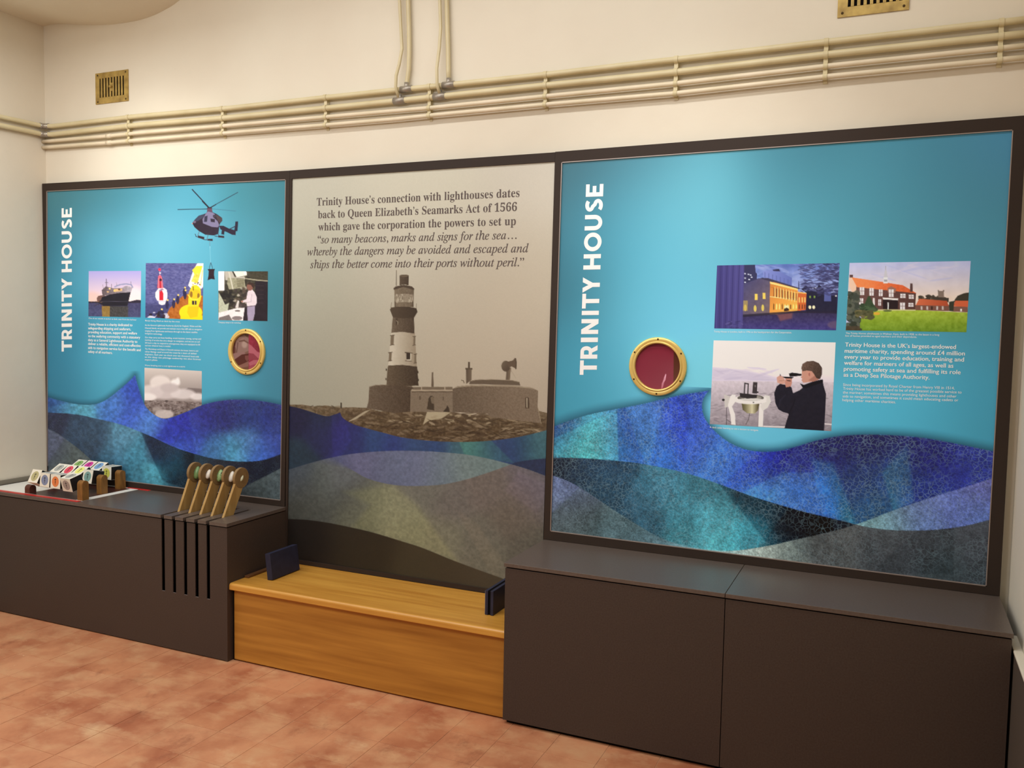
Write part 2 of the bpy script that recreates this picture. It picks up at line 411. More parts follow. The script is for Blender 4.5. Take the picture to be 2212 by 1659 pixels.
# ------------------------------------------------------------------ display panels
ZC = 0.75; ZS = 0.427
def quadpx(pts, y): return [P(a, b_, y) for a, b_ in pts]
def member(parent, name, pts3, y0, y1, m, bev=0.0015):
    """a frame member: quad in the wall plane, from front y0 back to y1"""
    bm = bmesh.new(); prism(bm, [(p.x, p.z) for p in pts3], 1, y0, y1)
    return from_bm(name, bm, m, parent)
def lerp(a, b_, t): return a+(b_-a)*t
def make_panel(label, outer, inner, loc, trim):
    r = root('display_panel', label, 'panel', loc=loc)
    o, i = outer, inner
    F, B = -0.008, 0.029
    member(r, 'top_rail', [o[0], o[1], i[1], i[0]], F, B, M['frame'])
    member(r, 'bottom_rail', [i[3], i[2], o[2], o[3]], F, B, M['frame'])
    member(r, 'stile', [o[0], i[0], i[3], o[3]], F, B, M['frame'])
    member(r, 'stile', [i[1], o[1], o[2], i[2]], F, B, M['frame'])
    bm = bmesh.new(); prism(bm, [(p.x, p.z) for p in i], 1, -0.001, 0.028); from_bm('backing_board', bm, M['frame'], r)
    if trim:
        t = 0.0035; bm = bmesh.new()
        for a, b_ in ((0, 1), (1, 2), (2, 3), (3, 0)):
            p, q = i[a], i[b_]; d = (q-p).normalized(); n = Vector((d.z, 0, -d.x))*t
            prism(bm, [(v.x, v.z) for v in (p, q, q+n, p+n)], 1, F-0.0006, -0.001)
        from_bm('edge_trim', bm, M['trim'], r)
    return r

LI = quadpx([(102.5, 413), (619.2, 387.9), (607.8, 1081), (103.5, 1018.5)], 0)
LO = quadpx([(93.2, 397.1), (627.8, 369)], 0); LO += [Vector((LO[1].x-0.035, 0, ZC+0.0015)), Vector((LO[0].x, 0, ZC+0.0015))]
MI = quadpx([(632.3, 386.5), (1199.7, 349.7)], 0); MI += [Vector((MI[1].x-0.02, 0, 0.452)), Vector((P(621.5, 1100).x, 0, 0.452))]
MO = quadpx([(628.2, 368.9), (1200.3, 329.6)], 0); MO += [Vector((MO[1].x-0.018, 0, ZS+0.0015)), Vector((MO[0].x-0.035, 0, ZS+0.0015))]
RI = quadpx([(1214, 350.8), (2188.3, 280.8), (2130.6, 1265.8), (1189.5, 1147)], 0)
RO = quadpx([(1200.7, 328.7)], 0)+[Vector((4.342, 0, P(2212, 250.9).z+0.001)), Vector((4.342, 0, ZC+0.0015)), Vector((P(1174.8, 1162).x, 0, ZC+0.0015))]
MO[2].x = RO[3].x-0.0006; MI[2].x = RO[3].x-0.003
# lower parts of the middle frame sit between the two cabinets
PL = make_panel('turquoise wall panel with helicopter and ship photos above the left cabinet', LO, LI, (-0.28, 0, ZC), True)
PM = make_panel('sepia lighthouse wall panel with dark quotation, standing behind the wooden bench', MO, MI, (1.54, 0, ZS), False)
PR = make_panel('largest turquoise wall panel, with the sextant and building photos, over the right cabinet', RO, RI, (3.33, 0, ZC), True)

# --- gains that turn the print colours read off the picture into ink colours
INK = np.array((1.0, 1.03, 1.06)); G_TOP, G_WAVE, G_MID, G_PHOTO = 1.12, 1.16, 1.05, 1.2

R_BG = [(1230,370,(50,95,107)),(1400,350,(50,101,116)),(1700,330,(54,117,135)),(2000,310,(70,137,161)),(2180,290,(71,136,172)),(1225,600,(48,100,116)),(1330,500,(70,158,184)),(1450,450,(114,199,221)),(1520,430,(110,194,211)),(1700,450,(79,149,169)),(1900,450,(74,144,164)),(2150,450,(72,137,161)),(1230,800,(57,136,161)),(1400,650,(102,193,218)),(1500,600,(106,187,213)),(1500,750,(123,215,248)),(1520,830,(130,218,248)),(1250,880,(58,144,170)),(1700,560,(90,171,191)),(1825,650,(76,161,185)),(2150,650,(75,154,183)),(2120,900,(71,164,196)),(1650,950,(100,196,228)),(1950,900,(85,192,226)),(1350,850,(100,192,220)),(2100,550,(76,147,168))]  # printed turquoise gradient, with the uneven light mixed into the ink
L_BG = [(110,420,(68,122,132)),(200,430,(58,115,126)),(300,420,(61,127,143)),(400,430,(75,153,174)),(550,410,(62,135,147)),(610,400,(56,118,131)),(120,550,(48,110,130)),(220,520,(87,165,191)),(350,500,(115,190,213)),(430,560,(91,174,197)),(550,520,(76,148,168)),(605,600,(59,126,139)),(110,700,(50,129,158)),(180,600,(82,167,194)),(120,820,(53,128,158)),(240,790,(78,169,197)),(450,720,(83,166,192)),(600,800,(61,127,149)),(460,820,(74,163,190)),(370,740,(57,153,183))]  # printed gradient and light falloff together, as on the right panel
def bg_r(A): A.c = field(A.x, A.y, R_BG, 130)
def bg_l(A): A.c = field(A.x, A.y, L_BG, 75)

def curve_poly(pts, bottom):
    return pts+[(pts[-1][0]+8, pts[-1][1]), (pts[-1][0]+8, bottom), (pts[0][0]-8, bottom), (pts[0][0]-8, pts[0][1])]
def smooth(pts, n=6, keep=()):
    """Catmull-Rom through the points; keep = indices of sharp corners"""
    out = []
    for i in range(len(pts)-1):
        p1, p2 = np.array(pts[i], float), np.array(pts[i+1], float)
        p0 = np.array(pts[i-1], float) if i > 0 and i not in keep else 2*p1-p2
        p3 = np.array(pts[i+2], float) if i+2 < len(pts) and (i+1) not in keep else 2*p2-p1
        for k in range(n):
            t = k/n
            out.append(tuple(0.5*((2*p1)+(-p0+p2)*t+(2*p0-5*p1+4*p2-p3)*t*t+(-p0+3*p1-3*p2+p3)*t**3)))
    out.append(tuple(pts[-1])); return out

# ---- right panel waves
RA = smooth([(1190,924),(1226.7,909.8),(1273,895.8),(1329,884),(1390,872.5),(1436.6,860.9),(1483,851.5),(1532,843.6),(1523,853.9),(1517,870),(1518,891),
  (1527.6,912),(1548.6,935.5),(1576.6,956.5),(1609,970.5),(1646.5,976),(1684,974),(1716.5,965.8),(1763,951.8),(1810,942.5),(1866,938.8),(1926.5,940.2),(1996.5,946.2),(2066.4,958.8),(2150,976)], 5, keep=(7,))
RB = smooth([(1190,989),(1237.8,989),(1300,992.4),(1372.6,999.7),(1430,1010),(1488,1023.7),(1546,1043),(1603.8,1064.7),(1661.6,1084),(1733.8,1104.6),(1791.6,1118.6),(1849.4,1133),(1878,1139.3),(1926,1145),(1998.7,1145.6),(2071,1138.4),(2133.5,1124),(2150,1119)], 5)
RC = smooth([(1188,1025),(1218.5,1035.8),(1247.4,1050),(1286,1074.3),(1324.5,1100.8),(1363,1124.9),(1411,1153.8),(1449.7,1170.6),(1493,1181.7),(1541,1188.4),(1589.3,1189.4),(1661.6,1178.8),(1709.7,1168),(1782,1151.4),(1849.4,1133),(1926.5,1104),(1998.7,1079),(2071,1056.5),(2143,1033.4),(2150,1031)], 5)
RA_C = [(1205,925,(40,60,130)),(1225,960,(60,130,155)),(1265,965,(80,168,182)),(1300,915,(88,165,188)),(1322,960,(75,150,172)),(1345,925,(48,75,160)),(1352,975,(70,120,195)),(1400,900,(85,135,205)),(1420,985,(68,125,205)),
 (1440,880,(60,85,180)),(1480,890,(52,75,175)),(1500,950,(62,90,195)),(1560,990,(72,125,212)),(1600,1000,(60,92,202)),(1650,1010,(50,62,172)),(1700,1000,(44,50,145)),(1640,1050,(80,140,212)),(1700,1060,(58,95,198)),(1750,1080,(50,85,190)),
 (1740,985,(42,42,120)),(1810,970,(38,36,100)),(1900,960,(36,34,88)),(1850,1040,(42,58,115)),(1930,1020,(45,70,130)),(1990,980,(42,42,115)),(2060,1000,(45,48,135)),(2120,990,(55,62,155)),(2000,1060,(48,64,152)),(2110,1030,(52,60,160)),(1880,1100,(45,85,130))]
RB_C = [(1210,1000,(24,34,52)),(1260,1020,(36,58,82)),(1330,1050,(44,80,108)),(1330,1005,(36,62,88)),(1400,1060,(56,104,128)),(1440,1040,(70,122,146)),(1470,1100,(78,145,168)),(1540,1120,(92,168,188)),(1560,1170,(104,188,202)),(1600,1150,(72,142,162)),
 (1520,1060,(60,110,128)),(1480,1160,(76,140,155)),(1400,1120,(50,86,106)),(1350,1100,(38,66,86)),(1300,1070,(36,62,82)),(1640,1160,(58,112,130)),(1640,1090,(40,62,76)),(1700,1120,(26,42,56)),(1780,1130,(18,24,38))]
RC_C = [(1205,1045,(88,104,140)),(1230,1060,(82,98,125)),(1215,1110,(78,92,100)),(1240,1130,(70,84,86)),(1330,1150,(80,106,114)),(1400,1190,(88,120,132)),(1500,1200,(116,162,174)),(1590,1200,(170,205,205)),(1640,1192,(190,206,200)),
 (1700,1200,(112,128,128)),(1800,1180,(82,86,88)),(1800,1220,(90,96,98)),(1900,1200,(70,76,82)),(2050,1220,(62,76,82)),(2100,1180,(70,76,86)),(2000,1170,(74,80,88)),(2120,1250,(62,72,80))]
RL_C = [(1880,1120,(120,165,175)),(1930,1125,(116,160,178)),(1950,1105,(118,150,178)),(1990,1120,(98,130,190)),(1990,1095,(104,118,185)),(2080,1100,(98,118,195)),(2120,1070,(104,108,180)),(2120,1110,(92,125,200))]
def waves_r(A):
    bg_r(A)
    # printed soft shade along the crest
    idx = np.arange(A.x.size); base_a = A.c.copy()
    def layer(curve, cols, rad, crack, edge=None, bottom=1300):
        p = np.array(curve_poly(curve, bottom)); i, d = A.sdf(p, 1.2)
        cov = np.clip(0.5-d/1.2, 0, 1); c = field(A.x[i], A.y[i], cols, rad)
        A.mix(i, cov, c); A.a[i] = A.a[i]*(1-cov)+crack*cov; return i, cov
    p = np.array(curve_poly(RA, 1300)); i, d = A.sdf(p, 40)
    sh = np.clip(1-d/24.0, 0, 1)**1.6*0.8
    A.mix(i, np.where(d > 0, sh, 0), (34, 84, 108))
    def shard(pts, dl, soft=3.0, sel=None):
        i, d = A.sdf(np.array(pts, float), soft); cov = np.clip(0.5-d/soft, 0, 1)[:, None]
        A.c[i] = np.clip(A.c[i]+cov*np.array(dl, float), 0, 255)
    layer(RA, RA_C, 42, 1.0)
    shard([(1190,985),(1190,950),(1300,900),(1333,885),(1336,1000)], (12, 22, 12))
    shard([(1336,1000),(1333,885),(1350,880),(1395,1005)], (-14, -18, -6))
    shard([(1440,860),(1490,850),(1480,1020),(1400,1008)], (-8, -12, 4), 8)
    shard([(1560,1050),(1640,970),(1720,965),(1650,1085)], (-10, -16, -6), 6)
    shard([(1762,1020),(1785,1118),(1740,1108),(1600,1066),(1690,1020)], (14, 26, 12), 5)
    shard([(1752,990),(1800,1000),(1850,1135),(1786,1118)], (6, 34, 26), 12)
    shard([(1905,1020),(1960,960),(1975,1085),(1930,1104)], (10, 24, 8), 8)
    shard([(1960,950),(2065,958),(2035,1068),(1975,1085)], (-6, -8, -10), 6)
    # the dark wave
    yb = np.interp(A.x, [q[0] for q in RB], [q[1] for q in RB]); yc = np.interp(A.x, [q[0] for q in RC], [q[1] for q in RC])
    ups = np.clip(A.y-yb+0.5, 0, 1); low = np.clip(A.y-yc+0.5, 0, 1)
    cb = field(A.x, A.y, RB_C, 36); cc = field(A.x, A.y, RC_C, 45); cl = field(A.x, A.y, RL_C, 40)
    A.c = A.c*(1-ups[:, None])+cb*ups[:, None]
    band = (ups*(1-low))
    def shard2(pts, dl, soft, msk):
        i, d = A.sdf(np.array(pts, float), soft); cov = (np.clip(0.5-d/soft, 0, 1)*msk[i])[:, None]
        A.c[i] = np.clip(A.c[i]+cov*np.array(dl, float), 0, 255)
    shard2([(1400,1000),(1470,1020),(1400,1150),(1330,1110)], (8, 10, 12), 8, band)
    shard2([(1548,1040),(1665,1182),(1800,1160),(1800,1100)], (-28, -34, -34), 4, band)
    shard2([(1600,1060),(1700,1100),(1640,1185),(1560,1190)], (8, 22, 24), 6, band)
    # grey foreground wave, and the pale lens where it crosses the blue one
    A.c = A.c*(1-low[:, None])+cc*low[:, None]
    lens = low*(1-ups); A.c = A.c*(1-lens[:, None])+cl*lens[:, None]
    shard2([(1186,1115),(1252,1052),(1180,1010)], (12, 12, 22), 3, low)
    shard2([(1560,1260),(1640,1175),(1700,1165),(1800,1260)], (8, 8, 6), 6, low)
    shard2([(1880,1240),(1985,1140),(2060,1130),(2060,1240)], (-12, -12, -12), 4, low*ups)
    A.a = np.clip(np.maximum(ups, 0)*0.85+(1-ups)*A.a, 0, 1)*(1-0.35*low)
    i, d = A.sdf(np.array(curve_poly(RA, 1300)), 2); ins = np.zeros(A.x.size); ins[i] = d < 0
    A.a *= ins; A.k = 1+(G_WAVE/G_TOP-1)*ins
    n = (fbm(A.x/9, A.y/9, 4)-0.5)*46*ins+(fbm(A.x/40+9, A.y/60, 3)-0.5)*30*ins+(fbm(A.x/2.2, A.y/2.2, 2)-0.5)*60*ins
    A.c[:, 0] *= 1-0.12*ins*(1-low)
    A.c = np.clip(A.c*(1+n[:, None]/110.0), 0, 255)
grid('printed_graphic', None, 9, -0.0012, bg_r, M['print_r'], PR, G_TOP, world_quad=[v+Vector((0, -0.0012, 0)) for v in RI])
_wr = grid('wave_artwork', None, 1.6, -0.0016, waves_r, M['print_r'], PR, G_TOP,
  world_quad=[v+Vector((0, -0.00135, 0)) for v in (lerp(RI[0], RI[3], 0.585), lerp(RI[1], RI[2], 0.585), RI[2], RI[3])])

# ---- left panel waves
LA = smooth([(100,857),(124.4,863.9),(150.5,870.3),(173.6,874),(196.8,874.3),(214,871),(231.5,862.5),(248.8,849.4),(266,835),(280.7,822),(291.7,810.4),(295.7,826.3),(301,843.7),(308,863.9),(312.5,874),
  (321,885.6),(332.8,895.7),(347,903),(361.7,903.8),(379,898.6),(405,888.5),(435.5,875.5),(463,868.3),(492,863.9),(520.8,863),(549.8,864.5),(584.5,869.7),(622,878)], 4, keep=(10,))
LB = smooth([(98,891),(138.9,892.8),(173.6,896.6),(202.5,903),(246,913),(275,921.8),(303.8,933.4),(332.8,945.5),(361.7,959.4),(390.6,971),(428,982.5),(463,991),(506.4,996.4),(541,997),(573,992.7),(612,979),(622,975)], 4)
LC = smooth([(98,924),(124.4,936),(144.7,950.7),(167.8,968),(188,985.4),(202.5,998.5),(228,1016),(262,1040),(300,1068),(350,1092),(430,1094),(500,1070),(521,1056.3),(549.8,1040.4),(578.7,1026),(609,1010),(622,1004)], 4)
LA_C = [(116,875,(50,85,150)),(150,884,(68,130,168)),(188,881,(80,150,180)),(231,878,(66,112,192)),(245,862,(75,125,200)),(283,852,(50,75,175)),(289,896,(60,92,192)),(318,916,(80,130,205)),(362,930,(50,70,175)),(390,916,(50,60,165)),
 (420,939,(44,58,150)),(448,910,(44,48,128)),(492,896,(44,45,115)),(535,905,(44,58,125)),(580,925,(48,62,140)),(405,959,(65,102,200)),(463,968,(65,112,172)),(506,977,(80,150,190)),(535,953,(74,120,175)),(564,977,(60,100,190)),(596,965,(50,70,150)),(600,890,(42,50,120))]
LB_C = [(116,910,(44,48,72)),(173,930,(50,70,95)),(202,942,(55,80,105)),(260,953,(78,122,148)),(246,982,(64,110,138)),(289,982,(60,120,145)),(347,968,(44,64,90)),(362,988,(44,80,105)),(333,1029,(76,150,170)),(376,1012,(50,110,130)),(388,1032,(30,58,74)),
 (463,1026,(28,34,48)),(549,1010,(24,27,44)),(420,1000,(28,50,66)),(600,990,(26,30,46)),(190,960,(44,62,84)),(240,1020,(42,70,90)),(290,1035,(60,110,130))]
LC_C = [(116,950,(78,88,104)),(121,982,(72,78,94)),(159,982,(84,94,94)),(140,1010,(74,84,80)),(190,1010,(84,92,94)),(560,1060,(68,78,80)),(600,1040,(76,88,92)),(520,1075,(48,54,58))]
def waves_l(A):
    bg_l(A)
    p = np.array(curve_poly(LA, 1130)); i, d = A.sdf(p, 30)
    A.mix(i, np.where(d > 0, np.clip(1-d/15.0, 0, 1)**1.5*0.75, 0), (30, 78, 100))
    # black and white storm photo is a separate print; the waves run over its foot
    i, d = A.sdf(p, 1.2); cov = np.clip(0.5-d/1.2, 0, 1); A.mix(i, cov, field(A.x[i], A.y[i], LA_C, 26))
    ins = np.zeros(A.x.size); ins[i] = cov
    def sh(pts, dl, soft, msk):
        i, d = A.sdf(np.array(pts, float), soft); c = (np.clip(0.5-d/soft, 0, 1)*msk[i])[:, None]
        A.c[i] = np.clip(A.c[i]+c*np.array(dl, float), 0, 255)
    sh([(100,900),(100,880),(206,860),(208,910)], (8, 14, 8), 3, ins)
    sh([(336,945),(372,900),(405,885),(425,985)], (-8, -14, -6), 4, ins)
    sh([(430,985),(470,870),(600,868),(612,940),(540,940),(500,996)], (-6, -4, -10), 6, ins)
    yb = np.interp(A.x, [q[0] for q in LB], [q[1] for q in LB]); yc = np.interp(A.x, [q[0] for q in LC], [q[1] for q in LC])
    ups = np.clip(A.y-yb+0.5, 0, 1); low = np.clip(A.y-yc+0.5, 0, 1)
    A.c = A.c*(1-ups[:, None])+field(A.x, A.y, LB_C, 22)*ups[:, None]
    sh([(303,930),(352,1040),(420,1060),(420,980)], (-22, -30, -30), 3, ups*(1-low))
    sh([(240,905),(303,930),(352,1040),(250,1040)], (6, 12, 14), 4, ups*(1-low))
    A.c = A.c*(1-low[:, None])+field(A.x, A.y, LC_C, 26)*low[:, None]
    sh([(100,1003),(140,948),(100,925)], (10, 8, 16), 3, low)
    A.a = ins*0.28; A.k = 1+(G_WAVE/G_TOP-1)*ins
    n = (fbm(A.x/5, A.y/5, 4)-0.5)*70*ins
    A.c = np.clip(A.c*(1+n[:, None]/120.0), 0, 255)
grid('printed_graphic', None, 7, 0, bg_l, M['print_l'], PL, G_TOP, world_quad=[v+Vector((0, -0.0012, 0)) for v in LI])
grid('wave_artwork', None, 1.5, 0, waves_l, M['print_l'], PL, G_TOP,
  world_quad=[v+Vector((0, -0.00135, 0)) for v in (lerp(LI[0], LI[3], 0.635), lerp(LI[1], LI[2], 0.59), LI[2], LI[3])])

# ---- middle panel: sepia lighthouse over blue and grey waves
MA = smooth([(620,876),(647,882),(672,889.7),(703.4,899),(722,895.5),(734.8,891),(741,903),(763,916.4),(794,925.8),(835,936.7),(866.5,944.6),(913.5,950.8),(960.5,954),(1007.5,954.6),(1054.5,952.4),(1101.6,947),(1139,939.9),(1186,928)], 4, keep=(5,))
ML = smooth([(620,1016),(662.7,1002.6),(709.7,990),(756.7,981),(819.4,975),(882,973.7),(944.8,976),(1007.5,982),(1054.5,990.7),(1101.6,1002.6),(1139,1013.5),(1176.8,1027.6),(1186,1031)], 4)
MV = smooth([(620,960),(690,985),(756,1013),(788,1031),(825.7,1043),(866,1049),(913.5,1049.6),(960.5,1045.8),(1007.5,1035.5),(1054.5,1020.8),(1101.6,1004),(1117,998),(1148.6,993),(1186,989.5)], 4)
MD = smooth([(620,1121),(662.7,1123),(709.7,1129.5),(756.7,1139),(803.8,1150),(866,1168.7),(913.5,1184),(976,1209.5),(1039,1233),(1086,1250),(1186,1290)], 4)
MA_C = [(640,905,(34,36,72)),(640,985,(42,62,80)),(700,900,(40,50,82)),(694,937,(44,50,95)),(735,937,(50,50,120)),(757,955,(52,62,125)),(819,955,(56,84,140)),(850,965,(54,66,140)),(882,962,(62,90,140)),(945,965,(58,84,135)),(992,968,(76,118,135)),
  (1010,975,(80,125,135)),(1039,980,(66,98,124)),(1075,965,(58,82,128)),(1101,968,(55,78,128)),(1133,962,(50,84,115)),(1158,965,(72,120,132)),(1175,950,(76,120,130))]
MLN_C = [(700,1000,(84,92,128)),(788,999,(106,108,142)),(830,1020,(100,108,136)),(866,1012,(108,120,148)),(900,1000,(112,118,150)),(945,1012,(112,128,142)),(1007,1005,(120,138,138)),(1060,1000,(112,132,132))]
MG_C = [(647,1062,(72,76,74)),(640,1030,(68,78,90)),(694,1046,(86,94,92)),(741,1031,(98,104,108)),(757,1078,(76,80,76)),(788,1093,(114,118,102)),(770,1120,(96,100,86)),(866,1109,(124,127,110)),(913,1062,(108,108,100)),(880,1140,(122,124,104)),(976,1093,(106,102,97)),
  (1054,1062,(109,101,95)),(1133,1078,(106,97,90)),(1148,1045,(104,98,104)),(1170,1060,(100,96,100)),(1039,1156,(106,104,94)),(1133,1188,(96,92,82)),(960,1156,(119,119,102)),(1054,1203,(109,107,94)),(1100,1120,(104,96,86)),(680,1100,(76,80,76)),(640,1105,(66,68,62))]
MD_C = [(650,1150,(30,24,20)),(662,1185,(36,28,23)),(788,1187,(52,44,30)),(913,1219,(70,62,44)),(1039,1253,(82,72,56)),(760,1160,(46,40,30)),(980,1250,(72,62,46))]
def mid(A):
    x, y = A.x, A.y
    A.c = field(x, y, [(640,400,(186,178,160)),(900,390,(196,186,166)),(1190,370,(196,184,168)),(1180,600,(182,168,148)),(900,600,(186,176,158)),(640,600,(170,166,148)),(640,800,(150,146,130)),(1170,850,(166,150,132)),(760,760,(166,158,140)),(980,750,(176,162,142)),(1100,700,(180,164,144))], 130)*np.array((1.03, 1.05, 1.05))
    A.set(780, 580, 4.607)
    # rocky island
    A.set(600, 780, 3.19)
    A.poly([(60,300),(170,300),(240,312),(330,306),(430,320),(520,318),(610,322),(700,345),(900,345),(1180,345),(1300,370),(1700,380),(1790,340),(1860,360),(1880,700),(60,700)], ((104,88,66),(0,300),(82,64,42),(0,560)), n=34, ns=4)
    A.blobs((90,310,430,400), 60, 30, 7, [(90,80,58),(120,108,84),(70,60,44)], seed=3)
    A.blobs((480,350,1850,550), 230, 60, 12, [(84,68,48),(120,104,82),(66,50,34),(140,124,100),(74,58,40)], 0.5, seed=4)
    A.poly([(480,420),(600,345),(640,335),(540,400)], (168,156,130), 3)
    A.poly([(1030,345),(1060,340),(1190,355),(1130,395),(1040,410),(1000,440)], (172,160,132), 4)
    A.blobs((700,360,1500,430), 26, 26, 8, [(160,146,118),(176,162,134)], 0.7, seed=5)
    A.blobs((1500,400,1850,500), 18, 46, 6, [(150,134,108),(166,150,122)], 0.6, seed=6)
    A.blobs((520,400,1700,545), 90, 50, 6, [(60,46,28),(52,38,24)], 0.5, seed=7)
    A.line([(437,290),(437,322)], 9, (60,52,40))
    A.set(780, 580, 4.607)
    W_ = (104,90,72)
    # big round fog horn house
    A.poly([(905,1200),(960,1172),(1100,1160),(1300,1160),(1550,1168),(1700,1186),(1760,1215),(1757,1380),(1790,1540),(1300,1480),(1250,1440),(905,1430)], ((98,84,68),(905,1300),(118,102,84),(1500,1300)), n=12, ns=2)
    A.poly([(905,1200),(960,1172),(1100,1160),(1300,1160),(1550,1168),(1700,1186),(1760,1215),(1700,1196),(1550,1180),(1300,1172),(1100,1172),(960,1184)], (150,136,114), 2)
    A.poly([(1075,1150),(1085,1118),(1150,1106),(1330,1104),(1500,1112),(1575,1130),(1585,1165),(1330,1155)], (96,82,66))
    A.line([(1080,1122),(1150,1108),(1330,1105),(1500,1113),(1575,1130)], 6, (140,126,106))
    A.poly([(1632,1285),(1670,1285),(1675,1392),(1635,1392)], (74,60,46)); A.rect(1645,1290,1656,1385, (176,164,140))
    A.line([(1760,1385),(1790,1540)], 6, (150,136,112))
    # chimney with pot, bent pipe
    A.poly([(1045,1005),(1100,1005),(1098,1110),(1045,1150)], ((86,72,58),(1045,1050),(110,96,78),(1100,1050))); A.rect(1038,990,1108,1006, (84,70,54)); A.rect(1064,930,1082,992, (78,64,50))
    A.line([(1000,1112),(1018,1116),(1026,1140)], 7, (92,78,62))
    # fog horn
    A.poly([(1446,1000),(1494,985),(1480,1108),(1440,1106)], ((84,70,56),(1440,1050),(120,104,84),(1490,1050)))
    A.ell(1440,972,44,54, ((104,90,72),(1400,940),(74,60,46),(1480,1010)))
    A.poly([(1450,930),(1510,915),(1530,890),(1546,905),(1546,1000),(1528,990),(1500,975),(1470,985)], (92,76,60)); A.line([(1538,895),(1546,950),(1538,1000)], 8, (70,56,42))
    A.line([(1490,1010),(1540,1090)], 2, (140,124,102))
    # link building with arched door
    A.poly([(495,1210),(600,1178),(910,1178),(912,1430),(490,1425)], (122,108,90), n=8, ns=2)
    A.rect(500,1205,910,1222, (160,146,124)); A.rect(505,1222,908,1232, (92,78,62)); A.rect(510,1180,905,1204, (112,98,80))
    A.rect(598,1172,606,1208, (176,162,140)); A.rect(830,1172,838,1208, (176,162,140))
    A.poly([(655,1400),(672,1290),(690,1268),(712,1266),(726,1285),(727,1412)], (66,54,40)); A.poly([(690,1285),(712,1270),(726,1290),(727,1350),(700,1340)], (112,98,80))
    A.rect(580,1270,592,1306, (84,70,54)); A.rect(812,1276,822,1312, (84,70,54)); A.poly([(815,1425),(845,1390),(858,1360),(876,1390),(880,1428)], (60,48,36))
    A.poly([(704,1035),(718,1030),(722,1160),(700,1160)], (96,82,66)); A.rect(700,1156,722,1178, (96,82,66))
    # round base of the tower
    A.poly([(82,1178),(140,1160),(300,1152),(500,1168),(520,1190),(492,1215),(490,1425),(330,1440),(55,1390),(72,1330)], ((100,86,70),(80,1300),(72,58,44),(490,1300)), n=12, ns=2)
    A.line([(82,1178),(140,1162),(300,1156),(510,1176)], 6, (138,124,104))
    # tower
    A.poly([(252,1158),(262,1000),(270,965),(410,958),(556,975),(562,1010),(572,1165),(400,1172)], ((96,82,64),(250,1050),(60,47,34),(560,1050)), n=9, ns=2)
    A.poly([(270,965),(300,640),(410,628),(534,648),(556,975),(410,958)], ((200,192,172),(300,800),(150,136,114),(545,800)), n=5)
    A.poly([(302,640),(316,470),(420,455),(526,475),(532,648),(410,630)], ((104,90,72),(310,560),(70,56,42),(530,560)), n=10, ns=2)
    A.poly([(287,410),(300,388),(420,372),(550,395),(562,432),(530,485),(415,498),(316,485)], ((78,64,48),(290,430),(58,45,32),(560,430)))
    A.poly([(330,205),(425,172),(526,200),(522,345),(524,385),(425,380),(332,382)], ((122,108,88),(330,280),(104,90,72),(520,280)), n=16, ns=3)
    A.poly([(336,262),(430,250),(520,262),(518,340),(430,332),(336,342)], (150,138,118), 3, 0.8, n=26, ns=2)
    A.blobs((345,260,420,335), 14, 7, 20, [(196,186,164),(106,92,74)], 0.6, seed=8); A.blobs((470,265,515,335), 10, 6, 18, [(190,180,158),(110,96,78)], 0.6, seed=9)
    A.poly([(323,195),(345,178),(425,162),(505,178),(530,200),(528,216),(425,184),(325,212)], (74,60,46))
    A.poly([(382,168),(382,75),(430,60),(474,75),(474,168),(430,158)], ((86,72,56),(382,120),(66,52,38),(474,120)), n=8, ns=2)
    A.ell(430,72,46,12,(98,84,66)); A.line([(352,20),(350,170)], 7, (88,74,58)); A.line([(302,340),(298,392)], 5, (120,106,86)); A.line([(550,350),(548,395)], 5, (120,106,86))
    A.rect(336,330,345,385,(84,70,54)); A.rect(508,330,518,385,(84,70,54))
    for (a, b_, c, d) in ((296,668,328,760),(278,838,306,918),(522,680,542,762),(532,855,552,940)): A.poly([(a,b_),(c,b_-4),(c-4,d),(a-4,d+4)], (116,102,82)); A.line([(a-6,b_),(c+3,b_-6)], 6, (70,56,42)); A.line([(a-8,d+4),(c,d-2)], 6, (84,70,54))
    A.rect(450,842,488,905, (52,40,30)); A.line([(438,836),(508,842)], 8, (66,52,40)); A.line([(440,918),(500,922)], 6, (84,70,54)); A.rect(488,845,500,905,(190,180,158)); A.rect(455,905,495,915,(206,198,178))
    A.rect(345,495,366,560,(70,56,42)); A.line([(350,520),(366,530),(362,560)], 6, (150,136,114))
    for a, b_ in ((250,995),(246,1090),(566,1020),(570,1100)): A.rect(a-4,b_,a+6,b_+22,(60,47,34))
    # waves
    A.set(0, 0, 1)
    ya = np.interp(x, [q[0] for q in MA], [q[1] for q in MA]); yl = np.interp(x, [q[0] for q in ML], [q[1] for q in ML])
    yv = np.interp(x, [q[0] for q in MV], [q[1] for q in MV]); yd = np.interp(x, [q[0] for q in MD], [q[1] for q in MD])
    s1 = np.clip(y-ya+0.5, 0, 1); s2 = np.clip(y-yl+0.5, 0, 1); s3 = np.clip(y-yv+0.5, 0, 1); s4 = np.clip((y-yd)/1.5+0.5, 0, 1)
    A.c = A.c*(1-s1[:, None])+field(x, y, MA_C, 26)*0.84*s1[:, None]
    dk = s1*s3*(1-s2)*(x > 1100); A.c = A.c*(1-dk[:, None])+np.array((40,50,78))*dk[:, None]
    A.c = A.c*(1-s2[:, None])+field(x, y, MLN_C, 40)*0.94*s2[:, None]
    g = s2*np.where(x < 760, np.clip((y-yv)/(2+(760-np.minimum(x,760))*0.5)+0.5, 0, 1), s3); A.c = A.c*(1-g[:, None])+field(x, y, MG_C, 34)*g[:, None]
    def sh(pts, dl, soft, msk):
        i, d = A.sdf(np.array(pts, float), soft); c = (np.clip(0.5-d/soft, 0, 1)*msk[i])[:, None]
        A.c[i] = np.clip(A.c[i]+c*np.array(dl, float), 0, 255)
